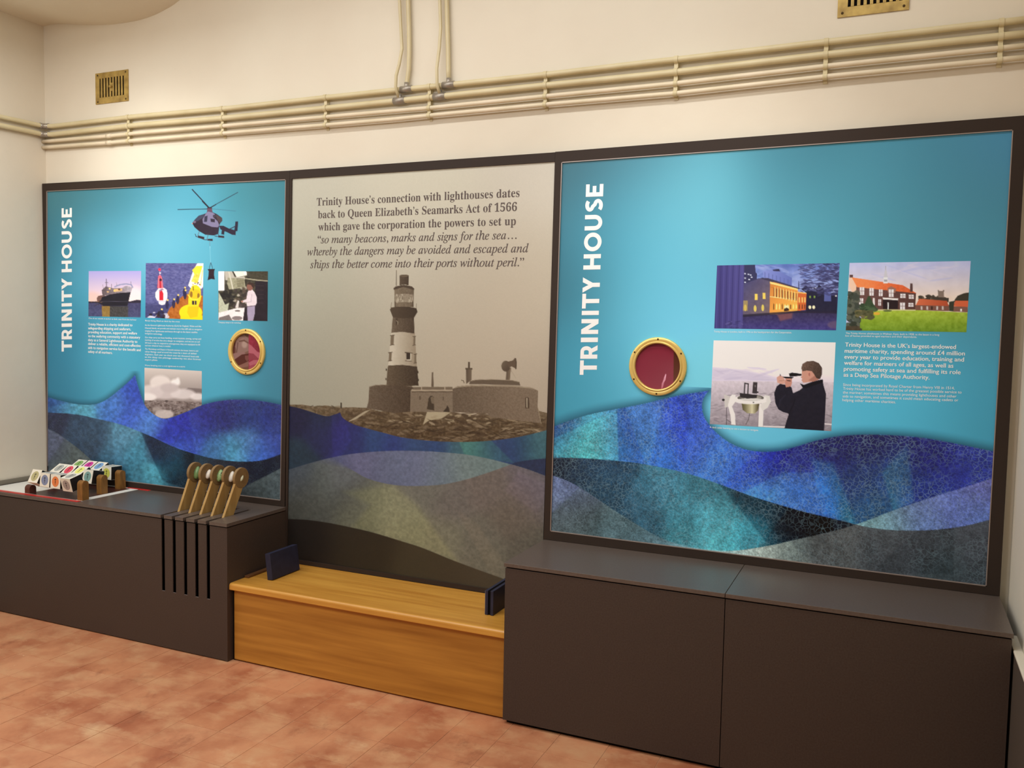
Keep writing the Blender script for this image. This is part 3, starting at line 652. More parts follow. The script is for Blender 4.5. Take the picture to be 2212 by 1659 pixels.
    sh([(735,880),(760,950),(720,1010),(715,900)], (4, 2, 12), 5, s1*(1-s2))
    sh([(990,950),(1004,985),(1110,1000),(1060,950)], (6, 20, 4), 3, s1*(1-s2))
    sh([(740,1062),(800,1090),(760,1140),(870,1170),(990,1215),(900,1090),(850,1048)], (12, 12, 2), 12, g*(1-s4))
    sh([(1120,1020),(1090,1060),(1160,1110),(1190,1050)], (6, 4, 8), 8, g)
    sh([(985,1100),(1060,1240),(1120,1260),(1030,1130)], (8, 6, 4), 6, g*(1-s4))
    A.c = A.c*(1-s4[:, None])+field(x, y, MD_C, 50)*0.88*s4[:, None]
    n = (fbm(x/5, y/5, 4)-0.5)*34*s1*(1-s4); A.c = np.clip(A.c*(1+n[:, None]/120.0), 0, 255)
    A.noise(3, 2.0)
grid('printed_graphic', None, 1.35, 0, mid, M['print_m'], PM, G_MID, world_quad=[v+Vector((0, -0.0012, 0)) for v in MI])

# ------------------------------------------------------------------ small prints on the panels
YP = -0.00155
def photo(parent, quad, painter, keep=None, step=1.25):
    return grid('photo_print', quad, step, YP, painter, M['photo'], parent, G_PHOTO, keep)
def T5(a, b_): return (1520+a/3.626, 550+b_/3.626)
def T6(a, b_): return (170+a/4.483, 550+b_/4.483)
def T3(a, b_): return (380+a/4.879, 400+b_/4.879)

def ph_night(A):
    A.set(1520, 550, 3.626)
    A.c[:] = (60,58,110)
    A.poly([(60,50),(1100,50),(1100,300),(60,300)], ((98,120,190),(600,60),(150,165,215),(600,280)), n=26, ns=14)
    A.blobs((420,70,800,200), 22, 90, 14, [(150,165,215),(90,110,180)], 0.5, 6, seed=1)
    A.poly([(310,60),(402,78),(408,140),(418,150),(415,190),(470,180),(440,250),(300,260)], (52,52,88))
    for a, b_ in ((318,145),(345,150),(318,180),(350,190),(318,212),(362,155),(370,172)): A.rect(a,b_,a+13,b_+9,(200,205,225))
    A.poly([(466,128),(560,112),(600,135),(692,182),(690,262),(560,215),(466,176)], ((128,140,205),(470,150),(96,110,180),(690,200)))
    for k in range(7): A.line([(480+k*30,140+k*9),(480+k*30,215+k*9)], 5, (88,100,165))
    A.poly([(540,118),(590,112),(600,132),(545,128)], (50,50,80))
    # palace
    A.poly([(300,235),(440,185),(500,185),(522,210),(522,470),(300,482)], ((72,70,112),(300,240),(116,100,104),(520,440)), n=8)
    A.poly([(440,185),(500,183),(760,265),(735,272),(524,212)], (64,60,84))
    A.poly([(520,212),(560,217),(738,268),(735,440),(575,468),(516,470)], ((206,130,60),(520,240),(246,176,78),(700,400)))
    A.poly([(520,212),(738,268),(738,280),(520,228)], (252,214,130)); A.line([(522,330),(736,352)], 6, (255,226,150)); A.line([(526,255),(736,290)], 4, (190,110,50))
    for k in range(9):
        a = 545+k*22; b_ = 262+k*5; A.rect(a,b_,a+9,b_+66-k,(116,66,40) if k % 2 else (160,96,48)); A.rect(a+11,b_-10,a+16,b_+74,(255,220,140))
        A.poly([(a,392+k),(a+4,380+k),(a+9,392+k),(a+9,430-k),(a,432-k)], (120,80,36) if k in (0,3,6) else (255,236,130))
    A.rect(632,400,668,430,(255,245,170)); A.poly([(630,425),(650,415),(668,425),(668,440),(630,445)], (60,40,30))
    A.poly([(735,290),(805,300),(802,432),(735,442)], (206,104,52)); A.poly([(735,290),(808,300),(808,308),(735,300)], (255,190,100))
    for a in (745,768,788): A.rect(a,335,a+9,375,(250,210,120)); A.rect(a,390,a+8,425,(110,60,40))
    for a, b_ in ((400,308),(462,300)): A.rect(a,b_,a+22,b_+48,(250,206,96))
    for a, b_ in ((318,395),(395,400),(455,395)): A.ell(a+8,b_+22,11,26,(216,196,96))
    A.rect(305,360,345,440,(196,170,84), alpha=0.6)
    A.poly([(742,268),(742,210),(746,205),(750,268)], (50,50,86))
    A.poly([(765,272),(800,240),(815,256),(890,256),(902,232),(936,262),(950,300),(1045,300),(1045,460),(800,445),(806,300)], (32,32,56), n=6)
    for a, b_ in ((832,268),(850,265),(870,260)): A.rect(a,b_-4,a+12,b_+4,(170,175,205))
    for a, b_ in ((828,322),(862,322)): A.rect(a,b_,a+12,b_+18,(120,150,70))
    for a in (826,856): A.ell(a+6,412,11,14,(255,236,190))
    A.ell(1036,322,8,7,(240,240,235)); A.rect(944,270,998,366,(104,116,190), alpha=0.75)
    A.blobs((760,66,1066,290), 260, 34, 6, [(50,50,92),(70,72,120),(40,40,76),(120,128,180)], 0.55, 2, seed=2)
    A.blobs((900,66,1066,330), 120, 30, 8, [(48,48,86),(62,62,106)], 0.6, 2, seed=3)
    A.poly([(300,482),(516,472),(575,470),(735,442),(1060,450),(1060,620),(60,620),(60,560)], ((52,46,78),(600,450),(66,60,128),(600,590)), n=14, ns=5)
    A.poly([(575,470),(700,448),(690,500),(600,520)], (150,90,80), 16, 0.6); A.ell(1030,550,60,30,(110,90,110), 14, 0.6)
    A.poly([(300,470),(735,440),(1045,445),(1045,462),(735,455),(300,490)], (34,30,50), 4, 0.8)
    A.poly([(90,60),(318,70),(305,560),(300,620),(60,620)], ((62,58,120),(100,100),(76,72,134),(300,100)))
    for k in range(9): A.line([(112+k*24,80),(100+k*23,580)], 9, (52,48,104) if k % 2 else (84,82,146), 3, 0.6)
    A.blobs((180,520,310,600), 14, 26, 8, [(98,94,150),(50,46,96)], 0.6, seed=4)
photo(PR, [T5(105,85), T5(1066,66), T5(1037,593), T5(83,578)], ph_night)

def ph_hall(A):
    A.set(1520, 550, 3.626)
    A.c[:] = (190,195,230)
    A.poly([(1080,30),(2120,30),(2120,460),(1080,460)], ((180,188,230),(1600,50),(232,214,200),(1600,340)), n=10, ns=22)
    A.blobs((1250,80,1900,200), 16, 150, 12, [(210,205,226),(172,178,222)], 0.4, 8, seed=5)
    A.blobs((1690,325,1910,380), 40, 26, 20, [(60,54,46),(80,70,58)], 0.9, seed=6); A.poly([(1968,350),(1990,322),(2040,302),(2080,296),(2080,372),(1960,372)], (58,54,44), 3)
    A.rect(1836,284,1882,338,(128,112,102)); A.rect(1834,278,1842,290,(110,96,88)); A.rect(1874,278,1884,290,(110,96,88)); A.poly([(1800,330),(1920,340),(1920,370),(1800,370)], (66,58,50), 3)
    A.poly([(1655,395),(1920,392),(1922,442),(1655,436)], (120,82,70)); A.poly([(1688,345),(1905,362),(1920,402),(1662,396)], ((206,106,70),(1690,350),(176,78,48),(1900,400)))
    A.poly([(1955,405),(2070,408),(2070,452),(1955,446)], (126,88,76)); A.poly([(1972,360),(2074,362),(2074,410),(1952,404)], (206,98,62))
    for a in (1700,1745,1780,1822,1866): A.rect(a,404,a+14,432,(200,190,186) if a != 1780 else (60,40,34))
    A.rect(2010,425,2024,445,(230,225,222)); A.poly([(1922,370),(1965,362),(1955,445),(1922,442)], (54,56,44), 2)
    A.poly([(1140,180),(1165,178),(1200,254),(1190,340),(1140,250)], (232,196,170)); A.rect(1143,158,1170,180,(92,66,64))
    A.poly([(1196,250),(1664,300),(1656,432),(1350,432),(1190,405)], ((108,76,72),(1200,300),(84,56,52),(1650,400)), n=10, ns=2)
    A.poly([(1160,178),(1400,214),(1560,240),(1668,303),(1202,256)], ((240,134,78),(1300,190),(214,98,54),(1500,290)), n=10, ns=4)
    A.rect(1617,226,1637,292,(84,60,60)); A.poly([(1440,262),(1470,248),(1508,268),(1500,300),(1442,296)], (150,110,96))
    A.rect(1408,176,1442,226,(222,224,228)); A.rect(1412,196,1438,212,(160,160,168)); A.poly([(1410,178),(1424,104),(1428,104),(1442,178)], (196,196,204)); A.line([(1426,90),(1426,120)], 3, (150,150,160))
    for (a, b_, c, d) in ((1222,255,1258,316),(1298,262,1332,322),(1372,272,1402,326),(1450,272,1488,332),(1540,306,1582,340),(1606,314,1646,346),(1218,342,1250,396),(1368,350,1390,400),(1538,376,1577,432),(1604,378,1643,408)):
        A.rect(a,b_,c,d,(226,222,224)); A.line([((a+c)/2,b_+4),((a+c)/2,d-4)], 4, (130,110,110)); A.line([(a+3,(b_+d)/2),(c-3,(b_+d)/2)], 4, (140,120,120))
    A.rect(1404,350,1522,428,(38,26,30)); A.poly([(1402,336),(1524,344),(1522,358),(1404,350)], (234,230,228)); A.rect(1440,375,1450,430,(210,214,214))
    A.rect(1325,340,1340,405,(226,222,220))
    A.poly([(1090,600),(1230,500),(1350,436),(1450,430),(1700,436),(2080,455),(2080,640),(1090,640)], ((164,188,60),(1600,440),(104,140,36),(1600,610)), n=20, ns=7)
    A.poly([(1350,428),(1660,430),(1660,440),(1350,440)], (206,200,150), 2, 0.8); A.ell(1440,440,34,8,(96,110,60))
    A.blobs((1130,300,1215,600), 90, 34, 28, [(60,68,60),(44,52,42),(78,86,74),(92,96,84)], 0.85, seed=7)
    A.blobs((1235,390,1345,445), 40, 26, 20, [(58,80,54),(46,64,44),(74,96,66)], 0.9, seed=8); A.poly([(1255,400),(1288,325),(1302,325),(1340,410)], (54,74,50), 4, n=14)
    A.blobs((1200,440,1330,500), 50, 28, 14, [(84,84,56),(66,70,44),(110,104,70)], 0.9, seed=9); A.ell(1356,462,26,12,(216,170,60), 3)
    A.poly([(1100,560),(1220,560),(1250,640),(1090,640)], (70,58,42), 8, 0.8, n=12)
photo(PR, [T5(1143,65), T5(2092,50), T5(2058,608), T5(1113,593)], ph_hall)

def ph_sextant(A):
    A.set(1520, 550, 3.626)
    A.c[:] = (255,254,255)
    A.poly([(30,800),(1060,800),(1060,1010),(30,1010)], ((254,252,255),(500,830),(226,216,232),(500,985)))
    A.poly([(60,880),(330,905),(560,965),(620,985),(60,985)], (198,190,212), 26, 0.8)
    A.blobs((80,890,520,985), 16, 120, 10, [(190,182,206),(214,206,222)], 0.5, 6, seed=1)
    A.poly([(30,988),(1060,1000),(1060,1420),(30,1420)], ((206,196,206),(500,1000),(140,132,140),(500,1370)), n=16, ns=5)
    A.blobs((50,1080,990,1370), 150, 40, 4, [(120,112,122),(190,182,190),(104,98,108)], 0.5, seed=2)
    A.line([(470,1345),(660,1352)], 10, (226,222,224)); A.line([(940,1325),(1005,1330)], 10, (226,220,222))
    # compass on its white stand
    Wt = (232,230,226)
    A.poly([(160,1095),(205,1110),(200,1190),(165,1200)], (200,196,192)); A.ell(154,1138,11,10,(40,38,42)); A.line([(180,1200),(178,1330)], 4, (60,56,60)); A.line([(178,1290),(235,1330)], 3, (60,56,60))
    A.poly([(208,1112),(222,1096),(250,1098),(250,1150),(222,1190),(246,1250),(250,1335),(216,1330),(210,1260),(190,1180)], Wt)
    A.poly([(436,1170),(470,1165),(464,1350),(428,1348)], Wt); A.poly([(478,1100),(516,1106),(528,1150),(500,1200),(462,1225),(445,1190)], (218,216,212))
    A.poly([(296,1160),(438,1165),(425,1222),(400,1246),(340,1242),(306,1216)], ((84,78,50),(300,1200),(210,204,170),(380,1200)))
    A.poly([(380,1170),(438,1165),(425,1222),(400,1244),(372,1244)], ((210,204,170),(380,1200),(80,72,48),(430,1200)))
    A.line([(360,1245),(352,1290),(330,1330)], 4, (70,66,66))
    A.ell(368,1132,126,38, Wt); A.ell(368,1122,104,26, (96,92,88)); A.ell(384,1120,70,16, (150,146,140), 3); A.ell(368,1148,124,24, (236,234,230), 2, 0.8); A.ell(390,1158,5,5,(60,56,56))
    A.poly([(282,1084),(340,1090),(420,1100),(415,1124),(340,1128),(285,1114)], (44,40,44))
    A.line([(318,1085),(322,1008),(350,1012),(346,1092)], 9, (46,42,46)); A.poly([(388,998),(422,1000),(418,1090),(380,1085)], (58,52,56)); A.ell(404,1030,5,8,(120,114,116)); A.ell(423,1078,7,6,(40,36,40))
    # cadet
    J = (26,26,40)
    A.poly([(632,1364),(650,1300),(668,1246),(620,1232),(585,1212),(562,1165),(552,1085),(572,1032),(598,1012),(640,1020),(688,1038),(700,1086),(752,1062),(776,1042),(755,1010),(785,1020),(860,992),(932,976),(938,1022),(958,1090),(952,1230),(942,1386)], J, 1.2, n=5)
    A.poly([(755,1010),(785,1022),(860,1000),(932,978),(936,1000),(860,1026),(800,1048),(776,1040)], (14,14,24)); A.line([(668,1246),(700,1180),(715,1130)], 8, (16,16,28), 5); A.line([(640,1100),(600,1140),(590,1190)], 10, (36,36,52), 5)
    A.poly([(768,905),(800,890),(850,900),(884,940),(902,978),(860,994),(782,1004),(766,985),(772,970),(760,962),(770,948)], (198,146,128))
    A.poly([(820,985),(880,940),(905,978),(860,994)], (168,116,100), 6)
    A.poly([(764,892),(774,856),(808,836),(860,832),(902,850),(928,888),(926,940),(912,976),(884,968),(862,932),(846,912),(806,908),(776,914)], ((104,82,70),(780,850),(66,52,46),(920,930)), n=18, ns=2)
    A.ell(826,936,13,22,(206,148,130)); A.ell(828,938,7,14,(170,110,96))
    A.poly([(572,962),(598,944),(626,958),(640,990),(630,1016),(600,1012),(576,1002)], (206,158,142)); A.poly([(640,970),(690,968),(692,1000),(684,1032),(645,1040),(636,1010)], (192,136,120)); A.line([(590,990),(628,985)], 3, (150,100,86))
    A.poly([(668,932),(692,924),(766,934),(766,948),(700,955),(674,955)], (16,16,20)); A.poly([(614,954),(706,960),(690,972),(636,968)], (26,24,28)); A.line([(600,938),(602,950)], 5, (40,36,40)); A.line([(652,985),(680,990)], 6, (50,34,34))
photo(PR, [T5(78,672), T5(1034,688), T5(1000,1383), T5(48,1327)], ph_sextant)

def ph_ship(A):
    A.set(170, 550, 4.483)
    A.poly([(80,140),(620,140),(620,620),(80,620)], ((168,160,214),(350,165),(244,214,206),(350,450)))
    A.ell(520,400,110,90,(250,226,226), 60, 0.7); A.ell(130,420,90,60,(232,186,170), 40, 0.6)
    A.poly([(80,452),(240,458),(500,452),(560,438),(620,442),(620,480),(80,476)], (44,38,56), 2)
    A.poly([(80,468),(620,468),(620,620),(80,620)], ((64,62,98),(300,470),(72,76,112),(300,600)), n=18, ns=3)
    A.poly([(190,400),(240,390),(260,410),(230,470),(180,465),(175,420)], (110,80,74), 5)
    A.poly([(222,345),(262,308),(300,318),(340,326),(420,322),(460,300),(522,316),(505,366),(300,388),(232,402)], ((96,82,86),(230,350),(170,160,170),(500,330)), n=26, ns=2)
    A.poly([(340,334),(420,328),(420,352),(345,362)], (216,178,124), 3); A.ell(300,330,10,8,(250,214,150),3); A.ell(392,338,12,8,(90,60,60),2); A.ell(345,350,9,8,(250,200,110),3); A.ell(282,360,10,6,(236,186,120),3)
    A.line([(350,312),(400,291),(460,284),(510,293),(522,316)], 13, (146,146,178)); A.line([(268,236),(270,330)], 6, (80,68,84)); A.line([(256,272),(284,272)], 4, (80,68,84)); A.line([(235,290),(238,345)], 3, (96,84,96)); A.line([(318,285),(318,325)], 3, (96,84,96)); A.line([(365,270),(368,300)], 3, (120,108,120)); A.line([(505,262),(507,290)], 3, (120,112,130))
    A.poly([(225,412),(300,386),(400,370),(504,364),(494,402),(484,448),(472,498),(240,498),(180,462),(215,440)], (28,26,38), 1.5, n=5)
    A.line([(210,455),(485,452)], 4, (80,76,92)); A.blobs((120,440,230,490), 10, 14, 6, [(150,100,70),(60,46,50)], 0.7, seed=2)
    A.poly([(222,498),(304,500),(300,606),(228,604)], (158,122,46), 4, 0.8, n=22, ns=2); A.poly([(304,500),(480,500),(478,608),(300,606)], (64,62,56), 4, 0.85, n=22, ns=2)
photo(PL, [T6(97,160), T6(605,158), T6(600,608), T6(94,597)], ph_ship)

def ph_buoy(A):
    A.set(170, 550, 4.483)
    A.c[:] = (88,90,142); A.noise(26, 4, 2.4); A.blobs((650,90,1100,400), 80, 46, 5, [(120,120,166),(66,68,120)], 0.5, seed=1)
    A.poly([(600,480),(900,470),(860,640),(600,640)], (52,54,96), 40, 0.6)
    A.poly([(830,625),(880,520),(1000,405),(1060,380),(1215,400),(1215,640),(830,640)], (172,98,36), 3, n=22, ns=4)
    A.blobs((690,560,860,620), 26, 22, 14, [(34,26,36),(60,40,44),(210,206,220)], 0.8, seed=2)
    A.poly([(1215,80),(1150,82),(1110,150),(1080,240),(1060,300),(1090,330),(1190,330),(1215,300)], (240,236,236), 3)
    A.poly([(1140,110),(1200,110),(1180,180),(1120,190),(1098,150)], (240,214,60), 3); A.poly([(1120,190),(1180,180),(1150,280),(1090,260)], (232,206,80), 4, n=30, ns=2); A.line([(1200,150),(1180,300)], 6, (230,190,60)); A.blobs((1080,250,1190,320), 14, 12, 8, [(60,54,50),(240,230,200),(210,170,40)], 0.8, seed=3)
    for x_, y_ in ((1030,320),(1035,345),(965,392),(925,432),(862,440),(806,530)): A.ell(x_-6,y_+46,16,42,(40,38,72),3,0.9); A.ell(x_,y_,9,9,(252,208,110))
    A.poly([(660,610),(690,590),(740,600),(760,580),(730,625)], (205,204,218), 3)
    A.ell(1085,560,112,78,(250,214,26),2); A.rect(985,590,1200,640,(250,212,22),soft=2)
    A.poly([(1060,500),(1165,500),(1150,600),(1080,615),(1050,560)], (236,190,20), 2); A.poly([(1096,440),(1140,445),(1136,490),(1096,478)], (50,40,50)); 
    A.poly([(1062,430),(1074,350),(1100,300),(1140,292),(1180,330),(1186,420),(1160,500),(1062,500)], (248,212,36), 2, n=14, ns=2)
    A.ell(1122,385,64,52,(206,150,30),2,0.35); A.ell(1090,385,14,30,(110,70,40),2,0.7); A.ell(1160,400,12,28,(110,70,40),2,0.7); A.rect(1098,448,1140,484,(48,36,48)); A.rect(1118,448,1124,484,(240,206,60)); A.line([(1108,310),(1110,345)], 6, (60,50,40)); A.line([(1058,390),(1090,430),(1150,435),(1186,400)], 8, (252,226,80))
    A.poly([(756,350),(775,325),(820,318),(852,340),(860,380),(856,430),(842,452),(760,446),(742,410),(742,366)], (238,226,236), 2)
    A.poly([(780,352),(806,345),(820,378),(820,442),(780,442)], (206,34,52), 1.5); A.poly([(776,346),(806,328),(830,340),(806,345),(786,360)], (150,120,150))
    A.poly([(768,222),(808,222),(820,325),(760,325)], (214,84,96), 2, 0.85); A.line([(776,222),(772,325)], 6, (236,140,150)); A.line([(802,222),(810,325)], 6, (236,140,150)); A.ell(793,245,12,14,(60,26,50)); A.line([(790,262),(792,320)], 12, (190,30,50))
    A.ell(786,214,17,13,(230,90,110)); A.line([(784,160),(786,205)], 5, (232,150,170)); A.ell(783,145,14,14,(226,52,84)); A.ell(788,178,10,5,(250,240,245)); A.poly([(770,450),(845,452),(835,482),(806,490),(778,480)], (226,220,234), 2)
photo(PL, [T6(650,82), T6(1208,84), T6(1200,632), T6(645,610)], ph_buoy)

def ph_storm(A):
    A.set(170, 550, 4.483)
    A.poly([(600,1080),(1220,1080),(1220,1700),(600,1700)], ((206,196,188),(900,1100),(150,138,134),(900,1340)))
    A.poly([(1060,1290),(1200,1300),(1200,1350),(1090,1345),(1020,1320)], (118,106,104), 12)
    for (a, b_, rx, ry, c) in ((700,1330,120,70,(222,212,208)),(790,1240,100,70,(228,218,212)),(840,1330,150,70,(206,194,192)),(935,1240,46,34,(246,240,236)),(960,1215,14,22,(250,246,242)),(1010,1350,120,50,(216,206,204)),(1150,1375,70,34,(226,218,216)),(660,1380,90,40,(236,228,224)),(880,1290,90,46,(190,178,176))): A.ell(a,b_,rx,ry,c,26,0.85)
    A.poly([(600,1412),(860,1414),(1220,1430),(1220,1600),(600,1600)], ((120,106,102),(900,1410),(104,92,90),(900,1560)), 4, n=50, ns=4)
    A.blobs((640,1420,1190,1530), 50, 60, 5, [(150,138,134),(86,74,72),(170,160,156)], 0.5, seed=4)
    A.ell(830,1545,90,44,(206,194,188),20,0.85); A.ell(760,1500,50,30,(176,164,158),24,0.7); A.ell(850,1418,16,7,(70,58,56))
_lx = [q[0] for q in LA if q[0] >= 308]; _ly = [q[1] for q in LA if q[0] >= 308]
photo(PL, [T6(637,1095), T6(1192,1128), T6(1192,1592), T6(637,1592)], ph_storm, keep=lambda x, y: y < np.interp(x, _lx, _ly), step=0.8)

def ph_engine(A):
    A.set(380, 400, 4.879)
    A.c[:] = (58,54,46); A.noise(22, 3)
    A.blobs((450,920,860,1300), 120, 34, 26, [(36,32,30),(92,88,72),(120,114,92),(70,66,50)], 0.55, 3, seed=1)
    A.rect(440,900,512,1112,(244,240,240),soft=3); A.poly([(512,905),(590,905),(620,970),(720,960),(735,990),(580,1010),(520,1000)], (180,174,160), 6); A.poly([(605,905),(740,905),(750,950),(640,970)], (228,224,210), 6)
    A.poly([(545,975),(720,985),(735,1080),(560,1100),(540,1040)], (150,146,120), 5, n=24, ns=3)
    for k in range(6): A.line([(640+k*2,985+k*16),(715,990+k*16)], 6, (92,86,64))
    A.line([(560,920),(600,1090)], 14, (200,196,176), 4); A.blobs((470,1130,620,1240), 26, 30, 26, [(30,28,30),(50,48,44)], 0.8, seed=2)
    A.poly([(770,900),(980,900),(980,1000),(780,1000)], (62,58,46), 5, n=14, ns=3); A.line([(740,985),(850,1000),(975,1012)], 12, (160,154,130), 3); A.ell(730,925,16,16,(246,244,236)); A.ell(958,1045,10,10,(226,220,196))
    A.poly([(840,1010),(980,1015),(980,1450),(820,1450),(830,1180)], (34,26,36), 5, n=8)
    for k in range(5): A.line([(850,1060+k*45),(925,1062+k*45)], 6, (52,42,48), 3)
    A.blobs((620,1080,740,1300), 40, 22, 22, [(52,46,44),(92,78,66),(180,172,156),(66,54,56)], 0.7, seed=3)
    A.poly([(450,1130),(480,1180),(520,1260),(560,1240),(545,1330),(450,1350)], (180,184,160), 8, n=20, ns=3)
    A.poly([(450,1345),(620,1300),(726,1288),(706,1432),(445,1432)], (232,224,222), 4, n=18, ns=4); A.ell(645,1402,56,22,(104,92,92),4,0.8); A.ell(700,1270,46,24,(70,60,60),5,0.8); A.ell(650,1325,30,9,(120,110,106),3); A.poly([(625,1290),(650,1215),(668,1218),(655,1300)], (210,202,196), 4)
    A.poly([(455,1395),(560,1365),(600,1432),(450,1432)], (84,76,74), 5, 0.8, n=16)
    A.poly([(726,1290),(756,1285),(756,1432),(706,1432)], (40,32,40), 3)
    A.poly([(750,1284),(832,1272),(832,1350),(812,1432),(758,1432),(752,1350)], (158,146,170), 1.5, n=6)
    A.poly([(764,1112),(800,1094),(830,1130),(852,1180),(853,1240),(836,1272),(750,1282),(744,1232),(702,1238),(688,1222),(742,1202),(754,1132)], (220,206,210), 1.5, n=8); A.line([(748,1280),(834,1270)], 7, (90,74,90)); A.line([(800,1150),(790,1230),(745,1235)], 5, (180,164,172), 3)
    A.ell(780,1072,33,40,(132,88,76)); A.poly([(742,1045),(775,1022),(815,1030),(830,1060),(822,1092),(805,1075),(790,1050)], (58,40,36), 2); A.ell(698,1226,12,9,(170,120,104))
photo(PL, [T3(447,908), T3(970,908), T3(965,1433), T3(447,1422)], ph_engine)

def heli(A):
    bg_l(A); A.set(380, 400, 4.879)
    D = (42,32,48)
    A.line([(352,240),(172,46)], 11, (30,30,48)); A.line([(352,240),(652,76)], 6, (34,38,56)); A.line([(345,250),(20,257)], 7, (34,44,62)); A.line([(380,250),(630,273)], 4, (58,100,122)); A.line([(280,170),(340,232)], 12, (28,28,42)); A.line([(370,234),(420,205)], 9, (30,32,46))
    A.ell(355,245,26,14,(44,30,44)); A.poly([(332,244),(378,244),(386,282),(326,286)], (96,66,84))
    A.poly([(172,402),(200,362),(240,322),(310,300),(338,274),(385,284),(430,304),(486,345),(488,376),(466,402),(456,432),(452,482),(446,514),(400,530),(310,522),(240,482),(196,442)], D, 1.2, n=6)
    A.poly([(318,292),(340,276),(388,288),(412,306),(392,336),(440,380),(458,424),(440,445),(380,440),(285,402),(280,360),(300,326)], (122,116,146), 2)
    A.poly([(302,330),(334,320),(328,385),(296,388)], (46,46,68)); A.poly([(364,352),(410,358),(410,392),(368,386)], (44,36,52)); A.ell(405,325,16,14,(60,52,66)); A.poly([(420,306),(486,345),(486,376),(462,398),(440,372),(424,330)], (72,58,62), 2)
    A.poly([(190,380),(240,326),(300,306),(290,340),(230,378)], (58,62,84), 3); A.ell(196,388,16,12,(110,96,116),3); A.ell(173,404,5,6,(230,150,120))
    A.poly([(454,428),(500,428),(560,458),(606,470),(632,484),(628,526),(592,522),(540,496),(470,466)], (40,30,50)); A.poly([(628,384),(656,382),(652,440),(648,484),(614,486),(622,430)], (34,28,50)); A.line([(568,462),(626,434)], 9, (44,36,60)); A.poly([(486,462),(514,472),(508,522),(478,516)], (38,30,48))
    A.line([(203,514),(212,540),(300,574),(386,584)], 6, (44,38,56)); A.line([(245,490),(232,530)], 5, (90,80,96)); A.line([(340,522),(326,576)], 5, (90,80,96)); A.line([(410,536),(508,552)], 6, (44,38,56)); A.line([(440,500),(455,540)], 5, (60,50,66))
    A.poly([(232,530),(300,546),(298,570),(232,554)], (50,32,44)); A.poly([(336,566),(388,566),(386,588),(334,584)], (50,32,44)); A.poly([(448,530),(510,536),(506,556),(446,550)], (50,32,44))
    A.line([(356,588),(360,660),(364,820)], 3, (180,228,238), 1, 0.7); A.line([(356,590),(358,640)], 3, (70,80,100))
    A.line([(368,816),(354,866),(354,886)], 4, (40,40,56)); A.line([(368,816),(384,866),(384,886)], 4, (40,40,56))
    A.poly([(332,888),(350,884),(396,884),(411,882),(403,908),(402,950),(410,994),(372,988),(334,1002),(344,948),(346,904)], (42,26,38), 1.2, n=6)
grid('helicopter_picture', [(382,404), (520,398), (520,610), (382,612)], 1.0, -0.0014, heli, M['photo'], PL, G_TOP)
print('prints done')

# ------------------------------------------------------------------ lettering
def bold_serif(s):
    return ''.join(chr(0x1D400+ord(c)-65) if 'A' <= c <= 'Z' else chr(0x1D41A+ord(c)-97) if 'a' <= c <= 'z' else chr(0x1D7CE+ord(c)-48) if '0' <= c <= '9' else c for c in s)
def ital_serif(s):
    return ''.join('\u210e' if c == 'h' else chr(0x1D434+ord(c)-65) if 'A' <= c <= 'Z' else chr(0x1D44E+ord(c)-97) if 'a' <= c <= 'z' else c for c in s)
_cap = {}
def text_mesh(body, off=0.0, res=3):
    c = bpy.data.curves.new('lettering', 'FONT'); c.body = body; c.size = 1.0; c.offset = off; c.resolution_u = res
    o = bpy.data.objects.new('lettering', c); COL.objects.link(o)
    dg = bpy.context.evaluated_depsgraph_get(); me = bpy.data.meshes.new_from_object(o.evaluated_get(dg))
    COL.objects.unlink(o); bpy.data.objects.remove(o); bpy.data.curves.remove(c); return me
def cap_h(st, off):
    k = (st, off)
    if k not in _cap:
        me = text_mesh({'sans': 'H', 'bold': bold_serif('H'), 'ital': ital_serif('H')}[st], off)
        _cap[k] = max(v.co.y for v in me.vertices)
    return _cap[k]
def lines(parent, name, rows, cap_px, st='sans', off=0.0, m=None, y=-0.0018):
    """rows: (text, px of baseline start, px of baseline end); one mesh of thin printed letters"""
    f = {'sans': lambda s: s, 'bold': bold_serif, 'ital': ital_serif}[st]; ch = cap_h(st, min(off, 0))
    for body, p0, p1 in rows:
        me = text_mesh(f(body), min(off, 0)); n = len(me.vertices)
        co = np.empty(n*3, np.float32); me.vertices.foreach_get('co', co); co = co.reshape(-1, 3)
        a, b_ = P(*p0, y), P(*p1, y); top = P(p0[0], p0[1]-cap_px, y); H = (top-a).z
        x0, x1 = co[:, 0].min(), co[:, 0].max(); t = (co[:, 0]-x0)/(x1-x0)
        new = np.stack([a.x+(b_.x-a.x)*t, np.full(n, y), a.z+(b_.z-a.z)*t+co[:, 1]/ch*H], 1)
        me.vertices.foreach_set('co', new.astype(np.float32).ravel())
        if off > 0:
            w_ = (b_.x-a.x)/(x1-x0)*off; b3 = bmesh.new(); tmp = me.copy()
            for q, (dx, dz) in enumerate(((0, 0), (w_, 0), (-w_, 0), (0, w_*0.5), (0, -w_*0.5))):
                tmp2 = me.copy(); tmp2.transform(Matrix.Translation((dx, -0.00002*q, dz))); b3.from_mesh(tmp2); bpy.data.meshes.remove(tmp2)
            b3.to_mesh(me); b3.free(); bpy.data.meshes.remove(tmp)
        me.update(); me.name = name; me.materials.clear()
        link(name, me, m or M['lettering'], parent)
def C4(a, b_): return (600+a/3.568, 350+b_/3.568)
lines(PM, 'quotation_lettering', [
 ("Trinity House’s connection with lighthouses dates", C4(300,337), C4(1863,268)),
 ("back to Queen Elizabeth’s Seamarks Act of 1566", C4(310,434), C4(1843,377)),
 ("which gave the corporation the powers to set up", C4(312,529), C4(1835,485))], 16.5, 'bold', 0.0, M['ink'])
